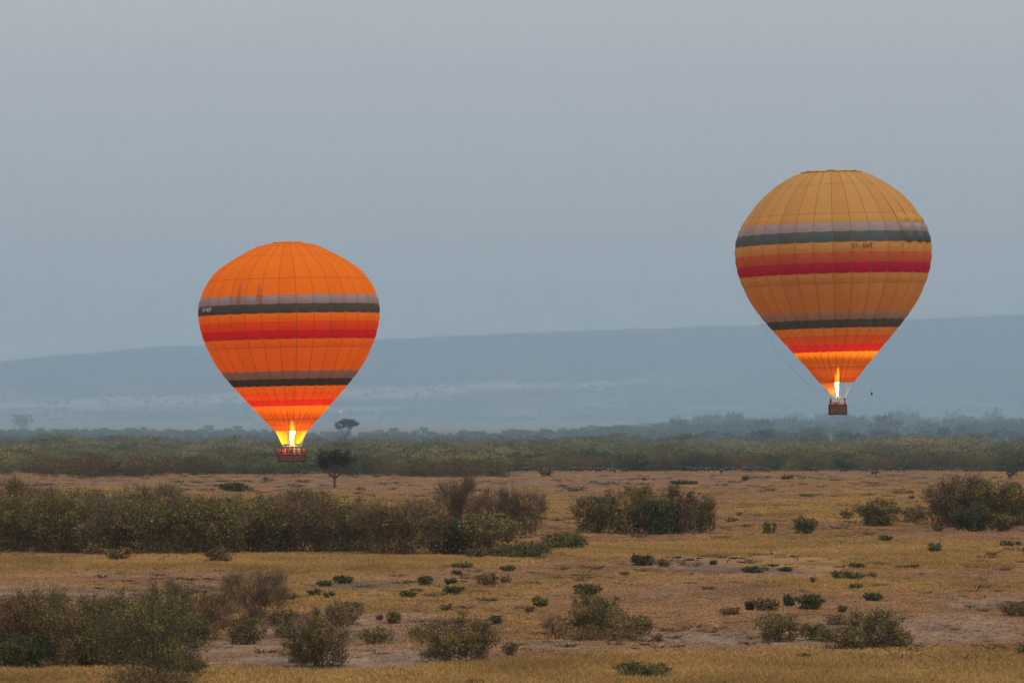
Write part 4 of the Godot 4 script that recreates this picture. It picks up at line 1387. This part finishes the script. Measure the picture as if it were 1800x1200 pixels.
func build_belt() -> void:
	# far scrub: two crops of low rounded bushes
	var g := RandomNumberGenerator.new()
	g.seed = 31
	var protos := []
	var shapes := []
	for k in 6:
		var st: Dictionary = STYLES[["thicket", "olive", "green", "brown", "thicket", "dark"][k]]
		st = st.duplicate()
		st.b = st.a.lerp(st.b, 0.55)
		st.w = st.a.lerp(st.w, 0.6)
		var pr := grow(9.5, 5.0, st, 1300, 0.34, 500 + k, 9)
		var o := thing("scrub_bush", "", "bush", Vector3(0, -100, 0))
		o.set_meta("stem", "scrub_bush")
		part("foliage", pr[0].mesh(), M.leaf, o)
		part("branches", pr[1].mesh(), M.leaf, o)
		protos.append(o)
		var b: Bag = pr[0]
		b.v.append_array(pr[1].v)
		b.c.append_array(pr[1].c)
		shapes.append(b.mesh())
	var tone := ["grey-green", "olive", "green", "brown", "dusty", "dark"]
	var used := [false, false, false, false, false, false]
	var first := 0
	for i in 150:
		var px := -60.0 + 1920.0 * (i + g.randf()) / 150.0
		var edge := 829.0 if px > 880 else 837.0 + 4.0 * sin(px * 0.01)
		if px < 60: edge = 826.0
		var py := edge - g.randf() * 7.0
		var at := spot(px, py)
		var k := g.randi() % 6
		var size := g.randf_range(0.6, 1.05)
		var zones := [[130, "before the first pale clearing"], [330, "under the round dark tree crown"], [480, "before the lit basket"], [560, "under the lit basket"], [690, "behind the lone acacia"], [840, "past the lone acacia"],
			[960, "above the leafless shrub"], [1090, "behind the large wildebeest"], [1180, "in the wildebeest gap"], [1270, "behind the packed wildebeest"], [1380, "behind the head-on pair"], [1500, "below the higher basket"], [1640, "before the big dark clump"], [9999, "above the big dark clump"]]
		var where := ""
		for z in zones:
			if px < z[0]:
				where = z[1]
				break
		var label := "%s %s bush fronting the far scrub belt %s" % ["small" if size < 0.72 else "middling" if size < 0.9 else "large", tone[k], where]
		var group := "%s bushes along the far scrub belt's front" % tone[k]
		if not used[k]:
			used[k] = true
			protos[k].position = at
			protos[k].rotation.y = g.randf() * TAU
			protos[k].scale = Vector3.ONE * size
			tag(protos[k], label, "", group)
		else:
			copy(protos[k], label, group, at, g.randf() * TAU, size)
		first += 1
	# bushes and small trees that stand up from the belt's skyline
	for r in [[197, 786, 30, 21, "dark", "big round dark tree crown above the scrub belt's skyline before the pale slope"], [145, 786, 18, 14, "thicket", "square-topped bush on the scrub skyline beside the round crown"], [90, 792, 28, 16, "thicket", "grey rounded bush on the scrub skyline toward the frame edge"],
		[412, 792, 32, 24, "thicket", "tall rounded bush on the scrub skyline before the lit balloon"], [385, 796, 24, 18, "thicket", "lower companion bush beside the tall one on the skyline"], [562, 790, 34, 20, "brown", "domed bush on the scrub skyline between the lit basket and umbrella acacia"],
		[1577, 787, 32, 17, "dark", "dark flat-headed tree on the scrub skyline below the higher balloon's side"], [1418, 790, 46, 21, "thicket", "wide domed bush on the scrub skyline below the higher basket"], [1245, 792, 26, 20, "thicket", "domed bush on the scrub skyline before the blue wood"],
		[808, 780, 14, 10, "dark", "small dark dead tree on the scrub skyline with a bare spike"], [906, 786, 22, 12, "dark", "bluish dark bush on the scrub skyline"], [1780, 836, 18, 20, "dark", "dark bush at the scrub belt's front by the frame edge"]]:
		shrub("skyline_bush", r[5], r[0], r[1], r[2], r[3], r[4], "", 2.2, "tree" if "tree" in r[5] else "bush", 6)
	var rows := [PackedFloat32Array(), PackedFloat32Array(), PackedFloat32Array()]
	for i in 2600:
		var d := 1150.0 + 930.0 * pow(g.randf(), 0.9)
		var x := (g.randf() * 2.0 - 1.0) * (0.135 * d + 40.0)
		var px := 900.0 + x * FOCAL / d
		var py := HZ + FOCAL * EYE / d
		if py > (827.5 if px > 880 else 834.0): continue
		var n := nz2.get_noise_2d(x * 0.35, d * 0.12)
		if n < -0.30: continue      # clearings
		var k := 0 if g.randf() < 0.45 + n else (1 if g.randf() < 0.6 else 2)
		var t := maxf(0.6, 1.5 + 0.7 * n + 0.34 * g.randfn())
		var s := g.randf_range(0.5, 1.1) * (1.3 if g.randf() < 0.12 else 1.0)
		s *= 1.0 + 0.5 * nz.get_noise_2d(x * 0.45, d * 0.2)
		put(rows[k], Vector3(x, height(x, -d) - 0.1, -d), g.randf() * TAU, s * 1.15, s * (0.9 + 0.3 * n), Color(t * 0.94, t, t * 1.06))
	for k in 3:
		var o := scatter("scrub_thicket", shapes[[0, 2, 3][k]], M.leaf, rows[k])
		tag(o, ["grey-green mass of the far scrub belt beyond the plain", "greener mass of bushes mixed through the far scrub belt", "brownish mass of bushes mixed through the far scrub belt"][k], "scrub")

func build_woods() -> void:
	var g := RandomNumberGenerator.new()
	g.seed = 47
	var st := {"a": Color(0.06, 0.088, 0.074), "b": Color(0.12, 0.145, 0.11), "w": Color(0.08, 0.07, 0.06), "fill": 3.0, "leaf": 1.0, "twig": 0.15, "low": 0.2, "up": 0.5}
	var pr := grow(11.0, 9.0, st, 420, 1.1, 801, 8)
	var b: Bag = pr[0]
	b.v.append_array(pr[1].v)
	b.c.append_array(pr[1].c)
	var shape := b.mesh()
	var rows := PackedFloat32Array()
	for i in 7200:
		var b0 := (g.randf() * 2.0 - 1.0) * 0.145
		var u := 900.0 + b0 * FOCAL
		var right := smoothstep(850.0, 1500.0, u)
		var d := 2200.0 + lerpf(1500.0, 4700.0, right) * pow(g.randf(), 0.8)
		var x := b0 * d
		var n := nz2.get_noise_2d(x * 0.12, d * 0.03)
		if d > 5400.0 and n < 0.0: continue
		if n < -0.25 and d > 3300.0: continue
		var s := (0.32 + 0.55 * g.randf() * g.randf()) * (0.62 + 1.02 * right) * (1.0 + 0.5 * maxf(n, 0.0)) * (0.6 if d < 3200.0 else 1.0)
		if g.randf() < 0.07: s *= 1.5
		put(rows, Vector3(x, height(x, -d) - 0.2, -d), g.randf() * TAU, s * 1.15, s, Color(1, 1, 1) * g.randf_range(0.8, 1.2))
	var w := scatter("distant_wood", shape, M.leaf, rows)
	tag(w, "hazy blue wood beyond the scrub belt at the escarpment's foot", "wood")
	rows = PackedFloat32Array()
	for i in 16000:
		var d := (5650.0 + 3100.0 * g.randf()) * FAR
		var x := (g.randf() * 2.0 - 1.0) * 1500.0 * FAR
		var h := hill_height(x, d)
		var n := nz2.get_noise_2d(x * 0.06, h * 1.3) + 0.5 * nz2.get_noise_2d(x * 0.8, d * 0.4)
		if n > 0.12: continue
		var s := g.randf_range(0.5, 1.25)
		put(rows, Vector3(x, h - 0.3, -d), g.randf() * TAU, s * 1.3, s * 0.8, Color(1, 1, 1) * g.randf_range(0.8, 1.2))
	w = scatter("slope_scrub", shape, M.leaf, rows)
	tag(w, "faint scrub and trees scattered over the escarpment slope", "scrub")
	# single trees one can make out in the haze
	for r in [[38, 762, 4300.0, 1.4, "lone hazy tree standing on the pale flats toward the frame edge"], [1190, 764, 4700.0, 1.2, "hazy round tree above the blue wood before the mid slope"], [1262, 766, 4400.0, 1.35, "hazy tree standing over the blue wood below the higher basket's side"],
		[1404, 764, 4500.0, 1.45, "hazy broad tree of the blue wood below the higher basket"], [1598, 766, 4300.0, 1.7, "hazy tall tree of the blue wood below the hanging weight"], [1680, 766, 4300.0, 1.55, "hazy domed tree of the blue wood near the frame edge"], [1748, 766, 4300.0, 1.75, "tallest hazy tree of the blue wood by the frame edge"]]:
		var d: float = r[2]
		var x: float = (r[0] - 900.0) * d / FOCAL
		var o := thing("hazy_tree", r[4], "tree", Vector3(x, height(x, -d) - 0.2, -d))
		var q := grow(13.0 * r[3], 12.0 * r[3], st, 1300, 0.8, int(r[0]), 8)
		part("crown", q[0].mesh(), M.leaf, o)
		part("trunk", q[1].mesh(), M.leaf, o)

func build_animals() -> void:
	var gz := [gazelle(0), gazelle(1)]
	var seen := [false, false]
	for r in [[1192, 993, 0, PI, 1.0, "grazing gazelle standing first beside the green bush on dark soil"], [1214, 997, 0, PI - 0.1, 1.08, "grazing gazelle with a bold black flank stripe, foremost of the overlapping pair"], [1226, 994, 0, PI + 1.0, 0.95, "gazelle turned half away, overlapped by the foremost one"],
		[1291, 994, 0, PI + 0.15, 1.05, "grazing gazelle standing alone past the overlapping pair"], [1359, 983, 1, 1.9, 0.9, "gazelle facing away in taller grass behind the others"], [1392, 990, 0, 0.5, 1.0, "gazelle half hidden by a brown plant, last of the line"], [1477, 970, 1, 1.4, 0.95, "pale gazelle standing upright alone farther back in the grass"]]:
		var at := spot(r[0], r[1])
		var k: int = r[2]
		if not seen[k]:
			seen[k] = true
			var o: Node3D = gz[k]
			o.position = at
			o.rotation.y = r[3]
			o.scale = Vector3.ONE * r[4] * 1.2
			tag(o, r[5], "", "gazelles grazing on the plain")
		else:
			copy(gz[k], r[5], "gazelles grazing on the plain", at, r[3], r[4] * 1.2)
	var wb := [wildebeest(0), wildebeest(1), wildebeest(2)]
	var got := [false, false, false]
	var g := RandomNumberGenerator.new()
	g.seed = 8
	var herd := [[898, 831, 1, "outermost wildebeest of the line, by itself below the skyline spike"], [920, 830, 0, ""], [930, 830, 2, ""], [978, 830, 0, ""], [1008, 830, 0, "wildebeest standing alone past the umbrella-shaped thorn bush"], [1022, 829, 2, ""], [1036, 830, 1, ""], [1052, 830, 0, ""], [1060, 829, 2, ""],
		[1076, 832, 0, "dark wildebeest low in the grass beside the large one"], [1098, 832, 1, "large dark wildebeest standing nearest in the line's middle"], [1183, 828, 2, "lone wildebeest in the wide gap of the line"], [1198, 828, 0, ""], [1212, 829, 1, ""], [1220, 830, 0, ""], [1230, 829, 2, ""], [1242, 830, 0, ""], [1250, 829, 1, ""],
		[1268, 833, 1, "upright wildebeest seen head-on, first of the pair by the small dark bush"], [1277, 831, 1, "second wildebeest of the head-on pair by the small dark bush"], [1289, 831, 2, ""], [1308, 831, 1, ""], [1318, 831, 1, ""], [1333, 831, 2, ""], [1347, 832, 0, ""], [1430, 832, 0, "wildebeest walking between the green tuft and the line's end"], [1482, 833, 2, "wildebeest walking alone below the higher basket's side"],
		[1520, 831, 2, ""], [1537, 837, 1, "wildebeest stepping out in front of the line's sparse end"], [1563, 829, 1, ""], [1584, 830, 0, ""], [1652, 829, 2, "distant wildebeest close to the big dark clump"], [1722, 829, 0, "wildebeest behind the big dark clump"], [1776, 843, 1, "large black wildebeest seen from behind above the big dark clump"]]
	for r in herd:
		var at := spot(r[0], r[1])
		var k: int = r[2]
		var turn: float = (0.0 if g.randf() < 0.6 else PI) + g.randfn() * 0.35
		if "head-on" in r[3] or "behind above" in r[3]: turn = PI / 2 + 0.3
		var label: String = r[3] if r[3] else "%s dark wildebeest %s" % [["grazing", "standing", "walking"][k], "between the outermost one and the umbrella-shaped bush" if r[0] < 1000 else "just before the large one in the line" if r[0] < 1100 else "in the packed run after the gap" if r[0] < 1260 else "past the head-on pair, in the trailing run" if r[0] < 1400 else "in the sparse end of the line"]
		var size := 1.15 if "black" in r[3] else g.randf_range(0.92, 1.05)
		if not got[k]:
			got[k] = true
			var o: Node3D = wb[k]
			o.position = at
			o.rotation.y = turn
			tag(o, label, "", "wildebeest along the scrub belt")
		else:
			copy(wb[k], label, "wildebeest along the scrub belt", at, turn, size)
